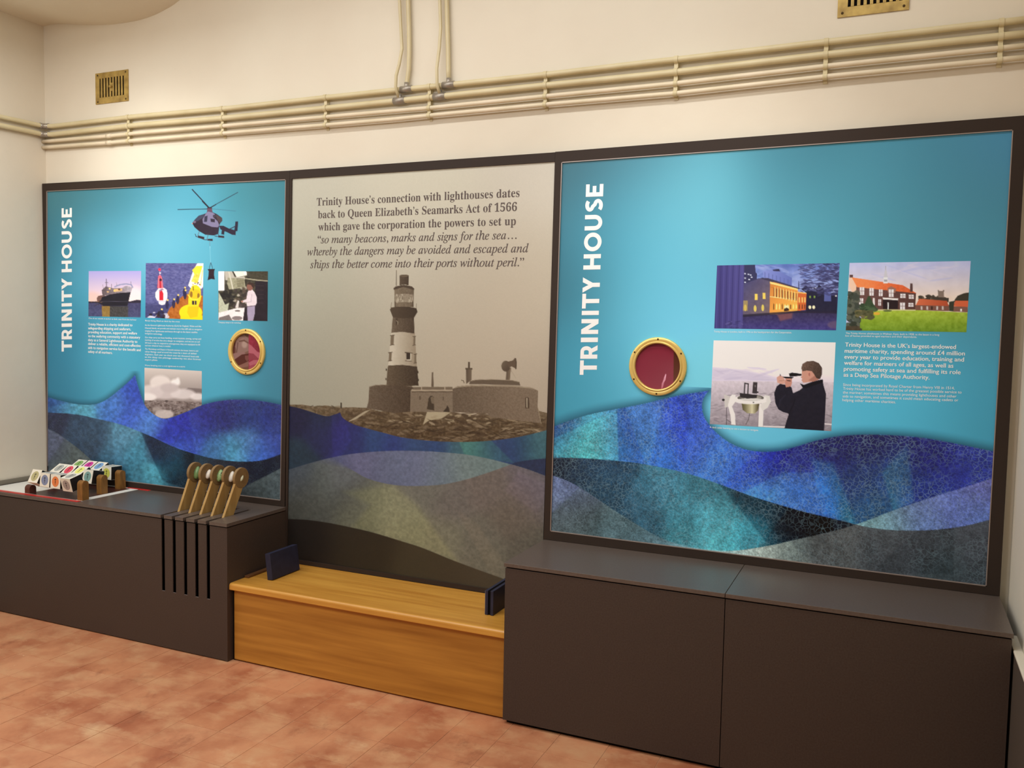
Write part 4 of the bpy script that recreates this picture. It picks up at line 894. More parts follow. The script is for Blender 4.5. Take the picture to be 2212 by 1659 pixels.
lines(PM, 'quotation_lettering', [
 ("“so many beacons, marks and signs for the sea…", C4(308,627), C4(1840,592)),
 ("whereby the dangers may be avoided and escaped and", C4(228,720), C4(1932,695)),
 ("ships the better come into their ports without peril.”", C4(250,818), C4(1897,803))], 16.5, 'ital', 0.008, M['ink'])
lines(PR, 'paragraph_lettering', [
 ("Trinity House is the UK’s largest-endowed", T5(1108,720), T5(1975,739)),
 ("maritime charity, spending around £4 million", T5(1105,768), T5(2045,790)),
 ("every year to provide education, training and", T5(1102,815), T5(2038,838)),
 ("welfare for mariners of all ages, as well as", T5(1100,862), T5(1955,886)),
 ("promoting safety at sea and fulfilling its role", T5(1098,909), T5(2012,937)),
 ("as a Deep Sea Pilotage Authority.", T5(1096,955), T5(1768,978))], 8.6, 'sans', 0.016)
lines(PR, 'paragraph_lettering', [
 ("Since being incorporated by Royal Charter from Henry VIII in 1514,", T5(1092,1028), T5(1965,1056)),
 ("Trinity House has worked hard to be of the greatest possible service to", T5(1092,1058), T5(2020,1088)),
 ("the mariner; sometimes this means providing lighthouses and other", T5(1090,1088), T5(1980,1120)),
 ("aids to navigation, and sometimes it could mean educating cadets or", T5(1088,1118), T5(1995,1150)),
 ("helping other maritime charities.", T5(1087,1148), T5(1505,1165))], 5.6)
lines(PR, 'caption_lettering', [
 ("Trinity House in London, built in 1796 as the headquarters for the Corporation.", T5(80,609), T5(690,617)),
 ("The Trinity Homes almshouses in Walmer, Kent, built in 1958, as the latest in a long", T5(1113,622), T5(1845,635)),
 ("line of homes provided to aged mariners and their dependants.", T5(1110,642), T5(1670,652)),
 ("A deck cadet learning to use a sextant to navigate.", T5(48,1358), T5(430,1382))], 3.8)
lines(PL, 'paragraph_lettering', [
 ("Trinity House is a charity dedicated to", T6(93,686), T6(520,694)), ("safeguarding shipping and seafarers,", T6(93,723), T6(505,734)),
 ("providing education, support and welfare", T6(93,761), T6(565,774)), ("to the seafaring community with a statutory", T6(93,799), T6(595,814)),
 ("duty as a General Lighthouse Authority to", T6(92,837), T6(568,855)), ("deliver a reliable, efficient and cost-effective", T6(92,874), T6(600,895)),
 ("aids to navigation service for the benefit and", T6(92,912), T6(600,936)), ("safety of all mariners.", T6(92,950), T6(327,963))], 5.4, 'sans', 0.018)
lines(PL, 'paragraph_lettering', [
 ("As the General Lighthouse Authority (GLA) for England, Wales and the", T6(642,690), T6(1185,702)), ("Channel Islands, we provide and maintain more than 600 aids to navigation", T6(642,718), T6(1195,732)),
 ("ranging from lighthouses and buoys through to the latest satellite", T6(642,745), T6(1150,760)), ("navigation technology.", T6(642,770), T6(810,778)),
 ("Our ships carry out buoy handling, wreck location, towing, survey and", T6(642,808), T6(1185,824)), ("marking of wrecks that are a danger to navigation, and we are on call", T6(642,834), T6(1172,852)),
 ("24 hours a day to respond to emergencies; they are equipped to lift", T6(642,861), T6(1178,880)), ("and tow whatever buoy is needed.", T6(642,887), T6(892,895)),
 ("The Workshops and Depot in Harwich maintain the buoys, lanterns and", T6(642,920), T6(1157,940)), ("other fittings used around the coast by a team of skilled", T6(642,946), T6(1140,966)),
 ("engineers. Each year we check over ten thousand local aids", T6(641,972), T6(1165,996)), ("as the deep sea pilotage authority we also license", T6(641,998), T6(1182,1022)), ("expert pilots.", T6(641,1024), T6(765,1029))], 3.3)
lines(PL, 'caption_lettering', [
 ("One of our vessels at anchor at dusk, seen from the harbour", T6(97,622), T6(560,638)),
 ("Buoys being lifted on deck by the crew", T6(645,645), T6(980,656)),
 ("Waves breaking over a rock lighthouse in a storm", T6(640,1078), T6(1030,1092)),
 ("Changing a lamp in the workshop", T3(447,1452), T3(685,1458))], 2.9)

# big vertical title, letters built from strokes in a unit box (u = reading direction, v = up)
def arcp(cx, cy, rx, ry, a0, a1, n=14):
    return [(cx+rx*math.cos(math.radians(a0+(a1-a0)*k/n)), cy+ry*math.sin(math.radians(a0+(a1-a0)*k/n))) for k in range(n+1)]
def glyph(ch, wd):
    """list of quads strips (outline polygons) in a box wd wide (in cap heights) and 1 high; stem s"""
    s = 0.25; hs = s/2; out = []
    def R_(x0, y0, x1, y1): out.append([(x0, y0), (x1, y0), (x1, y1), (x0, y1)])
    def band(outer, inner):
        for i in range(len(outer)-1): out.append([outer[i], outer[i+1], inner[i+1], inner[i]])
    if ch == 'T': R_(0, 1-0.22, wd, 1); R_(wd/2-hs, 0, wd/2+hs, 0.8)
    if ch == 'I': R_(0, 0, wd, 1)
    if ch == 'H': R_(0, 0, s, 1); R_(wd-s, 0, wd, 1); R_(s, 0.39, wd-s, 0.61)
    if ch == 'E': R_(0, 0, s, 1); R_(s, 0, wd, 0.21); R_(s, 0.79, wd, 1); R_(s, 0.4, wd*0.86, 0.61)
    if ch == 'N': R_(0, 0, s, 1); R_(wd-s, 0, wd, 1); out.append([(0, 1), (s*1.1, 1), (wd, 0), (wd-s*1.1, 0)])
    if ch == 'Y':
        R_(wd/2-hs, 0, wd/2+hs, 0.45); out.append([(0, 1), (s*1.15, 1), (wd/2+hs, 0.42), (wd/2-hs, 0.42)]); out.append([(wd-s*1.15, 1), (wd, 1), (wd/2+hs, 0.42), (wd/2-hs, 0.42)])
    if ch == 'O': band(arcp(wd/2, .5, wd/2, .51, 0, 360, 32), arcp(wd/2, .5, wd/2-s, .29, 0, 360, 32))
    if ch == 'U': R_(0, 0.42, s, 1); R_(wd-s, 0.42, wd, 1); band(arcp(wd/2, .43, wd/2, .44, 180, 360, 18), arcp(wd/2, .43, wd/2-s, .22, 180, 360, 18))
    if ch == 'R':
        R_(0, 0, s, 1); R_(s, 0.79, wd*0.55, 1); R_(s, 0.31, wd*0.55, 0.51)
        band(arcp(wd*.55, .655, wd*.38, .345, -90, 90, 14), arcp(wd*.55, .655, wd*.38-s*0.95, .135, -90, 90, 14)); out.append([(wd*.42, .36), (wd*.72, .4), (wd, 0), (wd-s*1.2, 0)])
    if ch == 'S':
        cl = arcp(wd*.52, .735, wd*.36, .165, 35, 250, 12)+arcp(wd*.48, .275, wd*.37, .175, 75, -145, 14)
        n = len(cl); L_, Rr = [], []
        for i in range(n):
            a, b_ = cl[max(i-1, 0)], cl[min(i+1, n-1)]; dx, dy = b_[0]-a[0], b_[1]-a[1]; l = math.hypot(dx, dy) or 1
            L_.append((cl[i][0]-dy/l*0.108, cl[i][1]+dx/l*0.108)); Rr.append((cl[i][0]+dy/l*0.108, cl[i][1]-dx/l*0.108))
        band(L_, Rr)
    return out
EXT = [('T',1620,1500),('R',1487,1375),('I',1350,1312),('N',1283,1160),('I',1127,1092),('T',1073,952),('Y',943,818),('H',755,630),('O',607,455),('U',437,312),('S',287,183),('E',165,65)]
def title(parent, b0, b1, c0, c1, y=-0.0017):
    A0, A1, B0, B1 = P(*b0, y), P(*b1, y), P(*c0, y), P(*c1, y)   # baseline from T to E, cap line from T to E
    V, Fs = [], []
    for ch, e0, e1 in EXT:
        t0, t1 = (1620-e0)/1555.0, (1620-e1)/1555.0; wd = abs(e0-e1)/138.0
        for poly in glyph(ch, wd):
            b_ = len(V)
            for (u, v) in poly:
                t = t0+(t1-t0)*u/wd; p = A0.lerp(A1, t); q = B0.lerp(B1, t); r = p.lerp(q, v); V.append((r.x, y-0.00001*(len(Fs) % 40), r.z))
            Fs.append(list(range(b_, b_+len(poly))))
    me = bpy.data.meshes.new('title_lettering'); me.from_pydata(V, [], Fs); me.update(); link('title_lettering', me, M['lettering'], parent)
title(PR, (1288.8,809.7), (1303.7,397.2), (1252.2,809.7), (1266.2,398.5))
title(PL, (155.3,759), (155.3,449), (133,759.5), (133.2,450))
for p in (PL, PM, PR):
    # everything printed belongs to the graphic sheet: one level down
    g = [c for c in p.children if c.name.startswith('printed_graphic')][0]
    for c in list(p.children):
        if c.name.split('.')[0] in ('wave_artwork', 'photo_print', 'helicopter_picture', 'title_lettering', 'paragraph_lettering', 'caption_lettering', 'quotation_lettering'):
            c.parent = g
    settle(p)


# ------------------------------------------------------------------ portholes
def porthole(panel, cx, cy, label, face, Rm=0.138):
    c = P(cx, cy, 0); bm = bmesh.new()
    k = Rm/0.138
    prof = [(0.138,0.0),(0.138,0.010),(0.135,0.013),(0.121,0.0135),(0.1185,0.0115),(0.1175,0.0125),(0.1165,0.017),(0.1145,0.0185),(0.1095,0.0165),(0.1075,0.0125),(0.1075,0.002)]
    lathe(bm, [(a*k, h) for a, h in prof], (0,0,0), M_Y, 72)
    r = from_bm('porthole', bm, M['brass'], panel, smooth=True); r['label'] = label
    wl = Vector((c.x, -0.0014, c.z)); r.location = wl-panel.location
    for i in range(6):
        a = math.radians(90+60*i); bm = bmesh.new()
        cc = (0.1285*k*math.cos(a), -0.0125, 0.1285*k*math.sin(a)); rr = lathe(bm, [(0.0042,0),(0.0042,0.0018),(0.003,0.0026),(0.0004,0.0026)], cc, M_Y, 12)
        bm.faces.new(rr[-1]); from_bm('screw', bm, M['screw'], r)
    # picture disc behind the ring: its own fine grid
    n = 110; V = []; u = np.linspace(-1, 1, n+1)
    X, Z = np.meshgrid(u*0.1085*k, u*0.1085*k)
    w3 = np.stack([c.x+X, np.full_like(X, -0.0044), c.z+Z], -1).reshape(-1, 3)
    d = w3-np.array(CAM); z = d@fw; A = Art(IW/2+FPX*(d@R2)/z, IH/2-FPX*(d@U2)/z); face(A)
    i = np.arange(n)[:, None]*(n+1)+np.arange(n)[None, :]; f = np.stack([i, i+1, i+n+2, i+n+1], -1).reshape(-1, 4)
    rad = np.hypot(X.ravel(), Z.ravel()); f = f[(rad[f] < 0.1088*k).all(1)]
    me = bpy.data.meshes.new('picture_disc'); me.from_pydata((w3-np.array(wl)).tolist(), [], f.tolist())
    col = np.ones((len(w3), 4), np.float32); col[:, :3] = np.clip(lin(np.clip(A.c, 0, 255))*0.85*INK, 0, .9)
    at = me.color_attributes.new('print', 'FLOAT_COLOR', 'POINT'); at.data.foreach_set('color', col.ravel())
    link('picture_disc', me, M['glassy_print'], r)
    return r
M['glassy_print'] = print_mat('picture_under_clear_plastic', 0, rough=0.18)
def face_r(A):
    A.set(1330, 710, 9.76)
    A.c = field(A.x, A.y, [(1410,745,(138,38,58)),(1380,790,(144,44,66)),(1410,790,(146,56,72)),(1440,830,(150,68,82)),(1390,830,(150,62,78))], 30)
    A.poly([(600,250),(1200,250),(1130,385),(560,385)], (124,34,56), 4, 0.7); A.line([(560,392),(1120,388)], 8, (160,74,92), 2, 0.6)
    A.poly([(1225,400),(1420,480),(1420,1100),(1215,1160)], ((92,46,30),(1225,600),(108,64,52),(1300,1100)), 4)
    A.poly([(1050,950),(1066,965),(1050,1080),(1020,1130),(995,1240),(958,1285),(960,1230),(975,1150),(1005,1080),(1020,1030)], ((252,186,206),(1040,1000),(196,110,130),(970,1280)), 2, n=20, ns=2)  # pale streak paints a light reflection on the disc
def face_l(A):
    A.set(480, 690, 11.85)
    A.c[:] = (128,92,78)
    A.poly([(200,280),(680,280),(672,620),(420,620),(200,900)], (112,78,62), 20); A.poly([(560,300),(690,300),(690,430),(590,440)], (86,50,34), 20)
    A.poly([(240,560),(350,560),(330,880),(250,900)], (96,52,46), 16)
    A.poly([(350,540),(440,450),(600,430),(680,480),(680,800),(560,850),(380,850),(330,700)], (148,114,104), 14); A.ell(570,640,70,90,(184,154,140),50,0.9); A.ell(470,480,90,30,(160,126,116),30,0.8); A.line([(440,560),(560,540),(660,600)], 30, (106,72,60), 24); A.line([(400,600),(370,840)], 26, (112,78,70), 20)
    A.poly([(240,880),(540,820),(600,870),(500,940),(290,1040),(240,980)], (150,112,106), 14); A.poly([(290,1045),(500,900),(690,870),(690,1060),(420,1190),(340,1150)], (88,40,34), 14); A.poly([(580,930),(690,920),(690,1000),(640,1080),(590,1020)], (124,72,66), 14)
    A.poly([(400,1190),(690,1070),(690,1330),(520,1300)], (140,96,84), 14); A.poly([(480,1240),(690,1200),(690,1340),(560,1320)], (116,76,60), 14)
    A.poly([(676,300),(1100,300),(1100,1400),(676,1400)], (150,48,68), 3); A.poly([(676,300),(1060,560),(1060,880),(880,800),(700,610)], ((170,46,74),(700,340),(136,40,58),(960,700)), 10, n=16, ns=2)
    A.poly([(676,620),(760,680),(900,830),(1060,880),(1060,1000),(920,1010),(800,880),(676,860)], (186,100,112), 18); A.poly([(676,870),(800,880),(930,1000),(1040,990),(1020,1060),(760,1020),(676,1080)], (146,60,74), 14)
    A.poly([(676,1110),(800,1040),(1000,1040),(960,1110),(700,1190)], (182,96,110), 14); A.poly([(690,1200),(950,1110),(900,1200),(720,1310),(676,1330)], (162,74,90), 12, n=12)
porthole(PR, 1421.3, 791.5, 'brass porthole ring around a plain crimson disc', face_r)
porthole(PL, 534.3, 759.8, 'brass porthole ring around a brown and pink picture', face_l, 0.135)

# ------------------------------------------------------------------ pipes along the wall
YPIPE = YW-0.026
def pipe_pts(rows, y): return [P(a, b_, y) for a, b_ in rows]
H = [ # (centre line px, radius, material, offset from wall)
 ([(115,272.5),(300,251),(480,235.5),(703,211),(850,195.5),(927,188),(1180,161.5),(1400,135.5),(1460,129),(1786,91),(2163,48.5),(2300,33)], 0.0145, 'pipe', 'uppermost of the four long cream pipes on the wall'),
 ([(115,290.5),(300,270),(480,255.5),(703,234),(850,219),(927,211),(1180,184.5),(1400,162.5),(1460,156),(1786,118),(2163,78.5),(2300,64)], 0.0155, 'pipe', 'thick cream pipe, second from the top of the four long wall pipes'),
 ([(112,304.5),(236,294),(300,287.5),(480,272.5),(703,253),(850,240),(927,233.5),(1180,208),(1400,186.5),(1460,180.5),(1786,143),(2163,104),(2300,90)], 0.0115, 'pipe2', 'thinner off-white pipe, third down of the four long wall pipes'),
 ([(112,317.5),(236,308.5),(300,303),(480,288.5),(703,270.5),(850,258),(927,250),(1180,226),(1400,207),(1460,202),(1786,165.5),(2163,129),(2300,116)], 0.0115, 'pipe2', 'lowest off-white pipe running just above the display panels')]
for k, (pts, r_, m_, lab) in enumerate(H):
    p3 = pipe_pts(pts, YPIPE); bm = bmesh.new()
    if k < 2:       # turns the corner and runs along the left wall
        c0 = Vector((XL+0.03, YPIPE, p3[0].z+0.003)); z0 = c0.z
        el = [Vector((XL+0.026, -1.4, z0-0.03)), Vector((XL+0.026, -0.10, z0)), Vector((XL+0.028, -0.03, z0)), Vector((XL+0.036, -0.006, z0)), Vector((XL+0.062, YPIPE, z0))]
        p3 = el+p3
    else:
        p3 = [Vector((XL+0.004, YPIPE+0.002, p3[0].z+0.003))]+p3
    p3[-1] = Vector((XR-0.001, p3[-1].y, lerp(p3[-2].z, p3[-1].z, (XR-p3[-2].x)/(p3[-1].x-p3[-2].x))))
    tube(bm, p3, r_, 16)
    rr = root('wall_pipe', lab, 'pipe', 'long pipes along the back wall', loc=(p3[-1].x-1.5, YPIPE, p3[-1].z))
    from_bm('pipe_run', bm, M[m_], rr, smooth=True)
    if k < 2:
        bm = bmesh.new(); tube(bm, [Vector((XL+0.028, -0.032, z0)), Vector((XL+0.029, -0.018, z0)), Vector((XL+0.036, -0.006, z0)), Vector((XL+0.048, YPIPE, z0)), Vector((XL+0.066, YPIPE, z0))], r_+0.0035, 16)
        from_bm('elbow', bm, M['solder'], rr, smooth=True)
        for px_ in ((878, 969) if k == 0 else (863, 949.5)):
            yy = np.interp(px_, [q[0] for q in pts], [q[1] for q in pts]); c = P(px_, yy, YPIPE); bm = bmesh.new()
            tube(bm, [c+Vector((-0.034,0,0.0)), c+Vector((0.034,0,0.0))], r_+0.0035, 16); tube(bm, [c, c+Vector((0,0,0.034))], 0.0125, 12)
            from_bm('tee_joint', bm, M['solder'], rr, smooth=True)
    if k >= 2:
        c = P(236, pts[1][1], YPIPE); bm = bmesh.new(); tube(bm, [c+Vector((-0.02,0,0)), c+Vector((0.02,0,0))], r_+0.003, 14); from_bm('sleeve_joint', bm, M['pipe2'], rr, smooth=True)
    settle(rr)
RS = [([(862.5,-60),(863,0),(866,60),(868.5,105),(865,140),(860.5,166),(860,190),(861.5,214)], 0.0085, 1, 'thin cream pipe dropping to the second long pipe, leftmost of four droppers'),
      ([(881,-60),(881.5,0),(883.5,60),(884,110),(883,150),(879,178),(878,192)], 0.0115, 0, 'cream pipe dropping to the top long pipe, second dropper from the left'),
      ([(949,-60),(950,0),(952,60),(951.5,105),(948,150),(949,185),(950.5,205)], 0.0085, 1, 'thin cream pipe dropping to the second long pipe, third dropper from the left'),
      ([(964.5,-60),(965,0),(966.5,60),(968,110),(968.5,150),(969,178)], 0.0115, 0, 'cream pipe dropping to the top long pipe, rightmost of four droppers')]
for pts, r_, fr, lab in RS:
    y_ = YPIPE-(0.004 if fr else -0.004)
    p3 = [P(a, b_, y_) for a, b_ in pts]; 
    if fr:
        for i, dy in ((-3, -0.022), (-2, -0.024), (-4, -0.012)): p3[i].y += dy
    p3[0] = Vector((p3[0].x, y_, 4.145)); bm = bmesh.new(); tube(bm, p3, r_, 12)
    o = from_bm('drop_pipe', bm, M['pipe'], smooth=True); tag(o, lab, 'pipe', 'pipes dropping down the wall')
names = ['leftmost', 'second', 'third', 'fourth', 'fifth', 'sixth', 'seventh', 'rightmost']
for i, px_ in enumerate((277, 480, 703, 927, 1178, 1460, 1784, 2162)):
    bm = bmesh.new(); prof = []
    for k, (pts, r_, m_, lab) in enumerate(H):
        c = P(px_, np.interp(px_, [q[0] for q in pts], [q[1] for q in pts]), YPIPE)
        for a in range(0, 181, 20):
            prof.append((YPIPE-(r_+0.003)*math.sin(math.radians(a)), c.z+(r_+0.003)*math.cos(math.radians(a))))
        if k == 1: cx = c.x
    n = len(prof); inner = [(min(y+0.0032, YW), z) for y, z in prof]
    def ringv(x): return [bm.verts.new((x, y, z)) for y, z in prof], [bm.verts.new((x, y, z)) for y, z in inner]
    o0, i0 = ringv(cx-0.009); o1, i1 = ringv(cx+0.009)
    for j in range(n-1):
        bm.faces.new((o0[j], o1[j], o1[j+1], o0[j+1])); bm.faces.new((o0[j], o0[j+1], i0[j+1], i0[j])); bm.faces.new((o1[j], i1[j], i1[j+1], o1[j+1]))
    bmesh.ops.recalc_face_normals(bm, faces=bm.faces)
    z1, z0 = prof[0][1]+0.006, prof[-1][1]-0.010
    box(bm, (cx-0.009, YW-0.004, z0), (cx+0.009, YW, z1))
    o = from_bm('pipe_clip', bm, M['pipe'])
    tag(o, 'cream clip over the four long wall pipes, %s%s of eight' % (names[i], '' if i in (0, 7) else ' from the left'), 'clip', 'saddle clips over the wall pipes')

# ------------------------------------------------------------------ brass air vents
def vent(q, label, slots, x0f, x1f, z0f, z1f, knob):
    """q: px corners TL TR BR BL; slots counted across; fractions give the slotted window"""
    a = [P(px_, py_, YW) for px_, py_ in q]; X0 = (a[0].x+a[3].x)/2; X1 = (a[1].x+a[2].x)/2; Z1 = (a[0].z+a[1].z)/2; Z0 = (a[2].z+a[3].z)/2
    W_, H_ = X1-X0, Z1-Z0; F, B = YW-0.006, YW-0.001
    r = root('air_vent', label, 'vent', 'brass air vents high on the wall', loc=((X0+X1)/2, YW, Z0))
    sx = [X0+W_*(x0f+(x1f-x0f)*(i+0.5)/slots) for i in range(slots)]; sw = W_*(x1f-x0f)/slots*0.24; zb, zt = Z0+H_*z0f, Z0+H_*z1f
    bm = bmesh.new(); box(bm, (X0, F, Z0), (X1, B, zb)); box(bm, (X0, F, zt), (X1, B, Z1))
    box(bm, (X0, F, zb), (sx[0]-sw, B, zt)); box(bm, (sx[-1]+sw, F, zb), (X1, B, zt))
    bmesh.ops.remove_doubles(bm, verts=bm.verts, dist=1e-5)
    from_bm('vent_plate', bm, M['brass_old'], r)
    for i in range(slots-1):
        bm = bmesh.new(); box(bm, (sx[i]+sw, F-0.001, zb), (sx[i+1]-sw, B, zt), 0.0012); from_bm('louvre', bm, M['brass_old'], r)
    if knob:
        bm = bmesh.new(); m_ = slots//2; zc = (zb+zt)/2; box(bm, (sx[m_]-sw, F-0.001, zc-H_*0.13), (sx[m_]+sw, B, zc+H_*0.13)); from_bm('centre_plate', bm, M['brass_old'], r)
        bm = bmesh.new(); tube(bm, [Vector((sx[m_], F, zc)), Vector((sx[m_], F-0.016, zc))], [0.006, 0.009], 12); from_bm('knob', bm, M['brass_old'], r, smooth=True)
    for (u, v) in ((.07,.07),(.93,.07),(.07,.93),(.93,.93)):
        bm = bmesh.new(); rr = lathe(bm, [(0.0055,0),(0.0055,0.001),(0.003,0.0022),(0.0004,0.0022)], (X0+W_*u, F, Z0+H_*v), M_Y, 12); bm.faces.new(rr[-1]); from_bm('screw', bm, M['screw'], r)
    bm = bmesh.new(); box(bm, (X0+0.006, B, Z0+0.006), (X1-0.006, YW-0.0002, Z1-0.006)); from_bm('dark_opening', bm, M['black'], r)
    settle(r)
vent([(207.2,159.8),(277.6,150.2),(278.7,217.6),(208.6,226.6)], 'small square tarnished brass air vent above the left end of the pipes', 9, .10, .90, .20, .82, True)
b0, b1 = P(1808.8, 39.4, YW), P(1963.6, 16, YW)
def pxof(v):
    d = np.array(v)-np.array(CAM); z = d@fw; return (IW/2+FPX*(d@R2)/z, IH/2-FPX*(d@U2)/z)
hgt = 0.235
vent([pxof((b0.x, YW, b0.z+hgt)), pxof((b1.x, YW, b0.z+hgt)), pxof((b1.x, YW, b0.z)), pxof((b0.x, YW, b0.z))], 'larger yellow brass air vent above the right-hand pipes, cut off by the picture top', 9, .12, .93, .17, .83, True)

# ------------------------------------------------------------------ cabinets
YC = -0.488
XC1, XC2, XC3, XSM = 0.716, 2.330, 4.342, P(1567, 1281, YC).x
SLX = [0.262+0.0805*i for i in range(5)]; SW = 0.0115; ZSL = 0.324
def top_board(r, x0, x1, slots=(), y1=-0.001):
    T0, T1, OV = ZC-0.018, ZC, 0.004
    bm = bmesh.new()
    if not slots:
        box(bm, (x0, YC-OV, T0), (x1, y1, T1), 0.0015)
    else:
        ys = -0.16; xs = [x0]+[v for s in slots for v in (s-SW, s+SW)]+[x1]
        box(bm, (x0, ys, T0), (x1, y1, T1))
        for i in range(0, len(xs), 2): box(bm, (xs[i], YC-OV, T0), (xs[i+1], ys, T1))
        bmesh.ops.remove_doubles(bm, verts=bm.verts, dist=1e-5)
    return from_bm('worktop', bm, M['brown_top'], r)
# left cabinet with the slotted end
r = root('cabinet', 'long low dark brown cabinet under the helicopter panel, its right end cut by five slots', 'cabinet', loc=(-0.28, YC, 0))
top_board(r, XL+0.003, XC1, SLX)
FT = ZC-0.024; FB = YC+0.006
bm = bmesh.new(); xs = [XL+0.003]+[v for s in SLX for v in (s-SW, s+SW)]+[XC1-0.018]
box(bm, (xs[0], YC, 0.006), (xs[-1], FB, ZSL))
for i in range(0, len(xs), 2): box(bm, (xs[i], YC, ZSL), (xs[i+1], FB, FT))
bmesh.ops.remove_doubles(bm, verts=bm.verts, dist=1e-5); from_bm('front_panel', bm, M['brown'], r)
bm = bmesh.new(); box(bm, (XC1-0.018, YC, 0.004), (XC1-0.002, -0.002, FT)); from_bm('end_panel', bm, M['brown'], r)
bm = bmesh.new(); box(bm, (XL+0.02, -0.02, 0.02), (XC1-0.02, -0.01, FT)); from_bm('inner_back', bm, M['black'], r)
bm = bmesh.new(); box(bm, (XL+0.003, YC+0.004, FT), (XC1-0.006, YC+0.012, ZC-0.018)); from_bm('shadow_strip', bm, M['black'], r)
for s in SLX:
    bm = bmesh.new(); box(bm, (s-SW, YC+0.0005, ZSL-0.006), (s+SW, FB, ZSL+0.0004)); from_bm('lit_slot_end', bm, M['trim'], r)  # pale piece paints the light caught on the slot's bottom cut
settle(r)
# right cabinet, two doors
r = root('cabinet', 'large plain dark brown cabinet with two flush doors, under the biggest turquoise panel', 'cabinet', loc=(3.33, YC, 0))
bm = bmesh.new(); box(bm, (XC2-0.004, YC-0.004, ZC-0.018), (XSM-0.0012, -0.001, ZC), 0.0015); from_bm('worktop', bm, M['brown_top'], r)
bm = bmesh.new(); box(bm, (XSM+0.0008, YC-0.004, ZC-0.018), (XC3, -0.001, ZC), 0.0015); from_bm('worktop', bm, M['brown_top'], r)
bm = bmesh.new(); box(bm, (XC2+0.001, YC, 0.018), (XSM-0.0015, YC+0.018, FT), 0.001); from_bm('door', bm, M['brown'], r)
bm = bmesh.new(); box(bm, (XSM+0.0015, YC, 0.018), (XC3-0.004, YC+0.018, FT), 0.001); from_bm('door', bm, M['brown'], r)
bm = bmesh.new(); box(bm, (XC2+0.001, YC+0.0185, 0.018), (XC3-0.004, -0.004, ZC-0.0185)); from_bm('carcass', bm, M['brown'], r)
bm = bmesh.new(); box(bm, (XC2+0.012, YC+0.022, 0.0), (XC3-0.012, YC+0.04, 0.018)); from_bm('plinth', bm, M['black'], r)
settle(r)
# brown strip where the left wall meets the worktop
bm = bmesh.new(); box(bm, (XL, -0.80, ZC+0.001), (XL+0.014, -0.001, ZC+0.030), 0.001); o = from_bm('trim_3', bm, mat('grey_brown_batten', (128, 120, 104), 0.6)); struct(o)

# ------------------------------------------------------------------ wooden bench
r = root('bench', 'low honey-coloured wooden bench set between the two dark cabinets', 'bench', loc=(1.52, -0.46, 0))
bx0, bx1 = XC1+0.001, XC2-0.001
bm = bmesh.new()
pr = [(-0.009, ZS-0.036), (-0.009, ZS)]
front = -0.476; nose = [(front+0.012*(1-math.cos(math.radians(a))) if False else front+0.014-0.014*math.cos(math.radians(a)), ZS-0.014+0.014*math.sin(math.radians(a))) for a in range(0, 91, 15)]
prof = [(front+0.004, ZS-0.037), (front, ZS-0.033)]+nose+pr[::-1]
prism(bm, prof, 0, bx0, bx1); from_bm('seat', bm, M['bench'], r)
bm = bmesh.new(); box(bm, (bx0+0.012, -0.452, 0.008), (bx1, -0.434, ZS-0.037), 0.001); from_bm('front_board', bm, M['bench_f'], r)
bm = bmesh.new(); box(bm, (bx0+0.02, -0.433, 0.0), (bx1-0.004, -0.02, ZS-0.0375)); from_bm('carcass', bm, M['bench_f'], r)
bm = bmesh.new(); box(bm, (bx0, -0.446, 0.0), (bx0+0.011, -0.02, ZS-0.0375)); from_bm('end_filler', bm, M['black'], r)
bm = bmesh.new(); box(bm, (bx0+0.001, -0.36, ZS+0.0004), (bx0+0.03, -0.012, ZS+0.012), 0.002); from_bm('end_batten', bm, mat('dark_walnut_batten', (104, 66, 34), 0.5), r)
settle(r)
# board books standing on the bench
def book(label, x, y0, y1, h, th, n, lean, loc_y):
    r = root('board_book', label, 'book', 'navy board books on the bench', loc=(x, (y0+y1)/2, ZS+0.0005))
    z0 = ZS+(0.0028 if lean else 0.0006)
    for k in range(n):
        bm = bmesh.new(); a = x+k*(th*1.9); R_ = Matrix.Translation(Vector((a, 0, z0))) @ Matrix.Rotation(lean, 4, 'Y') @ Matrix.Translation(Vector((-a, 0, -z0)))
        box(bm, (a-th/2, y0, z0), (a+th/2, y1, z0+h), 0.0012, R_); from_bm('board', bm, M['navy'], r)
    if n > 1:
        bm = bmesh.new(); a0 = x+th/2; a1 = x+(n-1)*th*1.9-th/2
        R_ = Matrix.Translation(Vector((x, 0, z0))) @ Matrix.Rotation(lean, 4, 'Y') @ Matrix.Translation(Vector((-x, 0, -z0)))
        box(bm, (a0, y0+0.004, z0+0.002), (a1, y1-0.01, z0+h-0.004), 0, R_); from_bm('inner_leaf', bm, M['black'], r)
        bm = bmesh.new(); box(bm, (x-th/2-0.0006, y0-0.0008, z0+0.002), (x-th/2+0.0015, y0+0.002, z0+h-0.002), 0, R_); from_bm('edge_strip', bm, M['page'], r)
    settle(r)
_l = P(577, 1253, ZS, 2); _lb = P(644, 1228, ZS, 2)
book('navy board book standing near the dark left cabinet, at the back left of the bench', _l.x+0.02, _l.y, -0.105, 0.142, 0.034, 1, -0.13, 0)
_r = P(1048, 1328, ZS, 2)
book('navy board book with two covers at the right end of the bench', _r.x+0.006, _r.y, -0.08, 0.120, 0.015, 2, 0.0, 0)

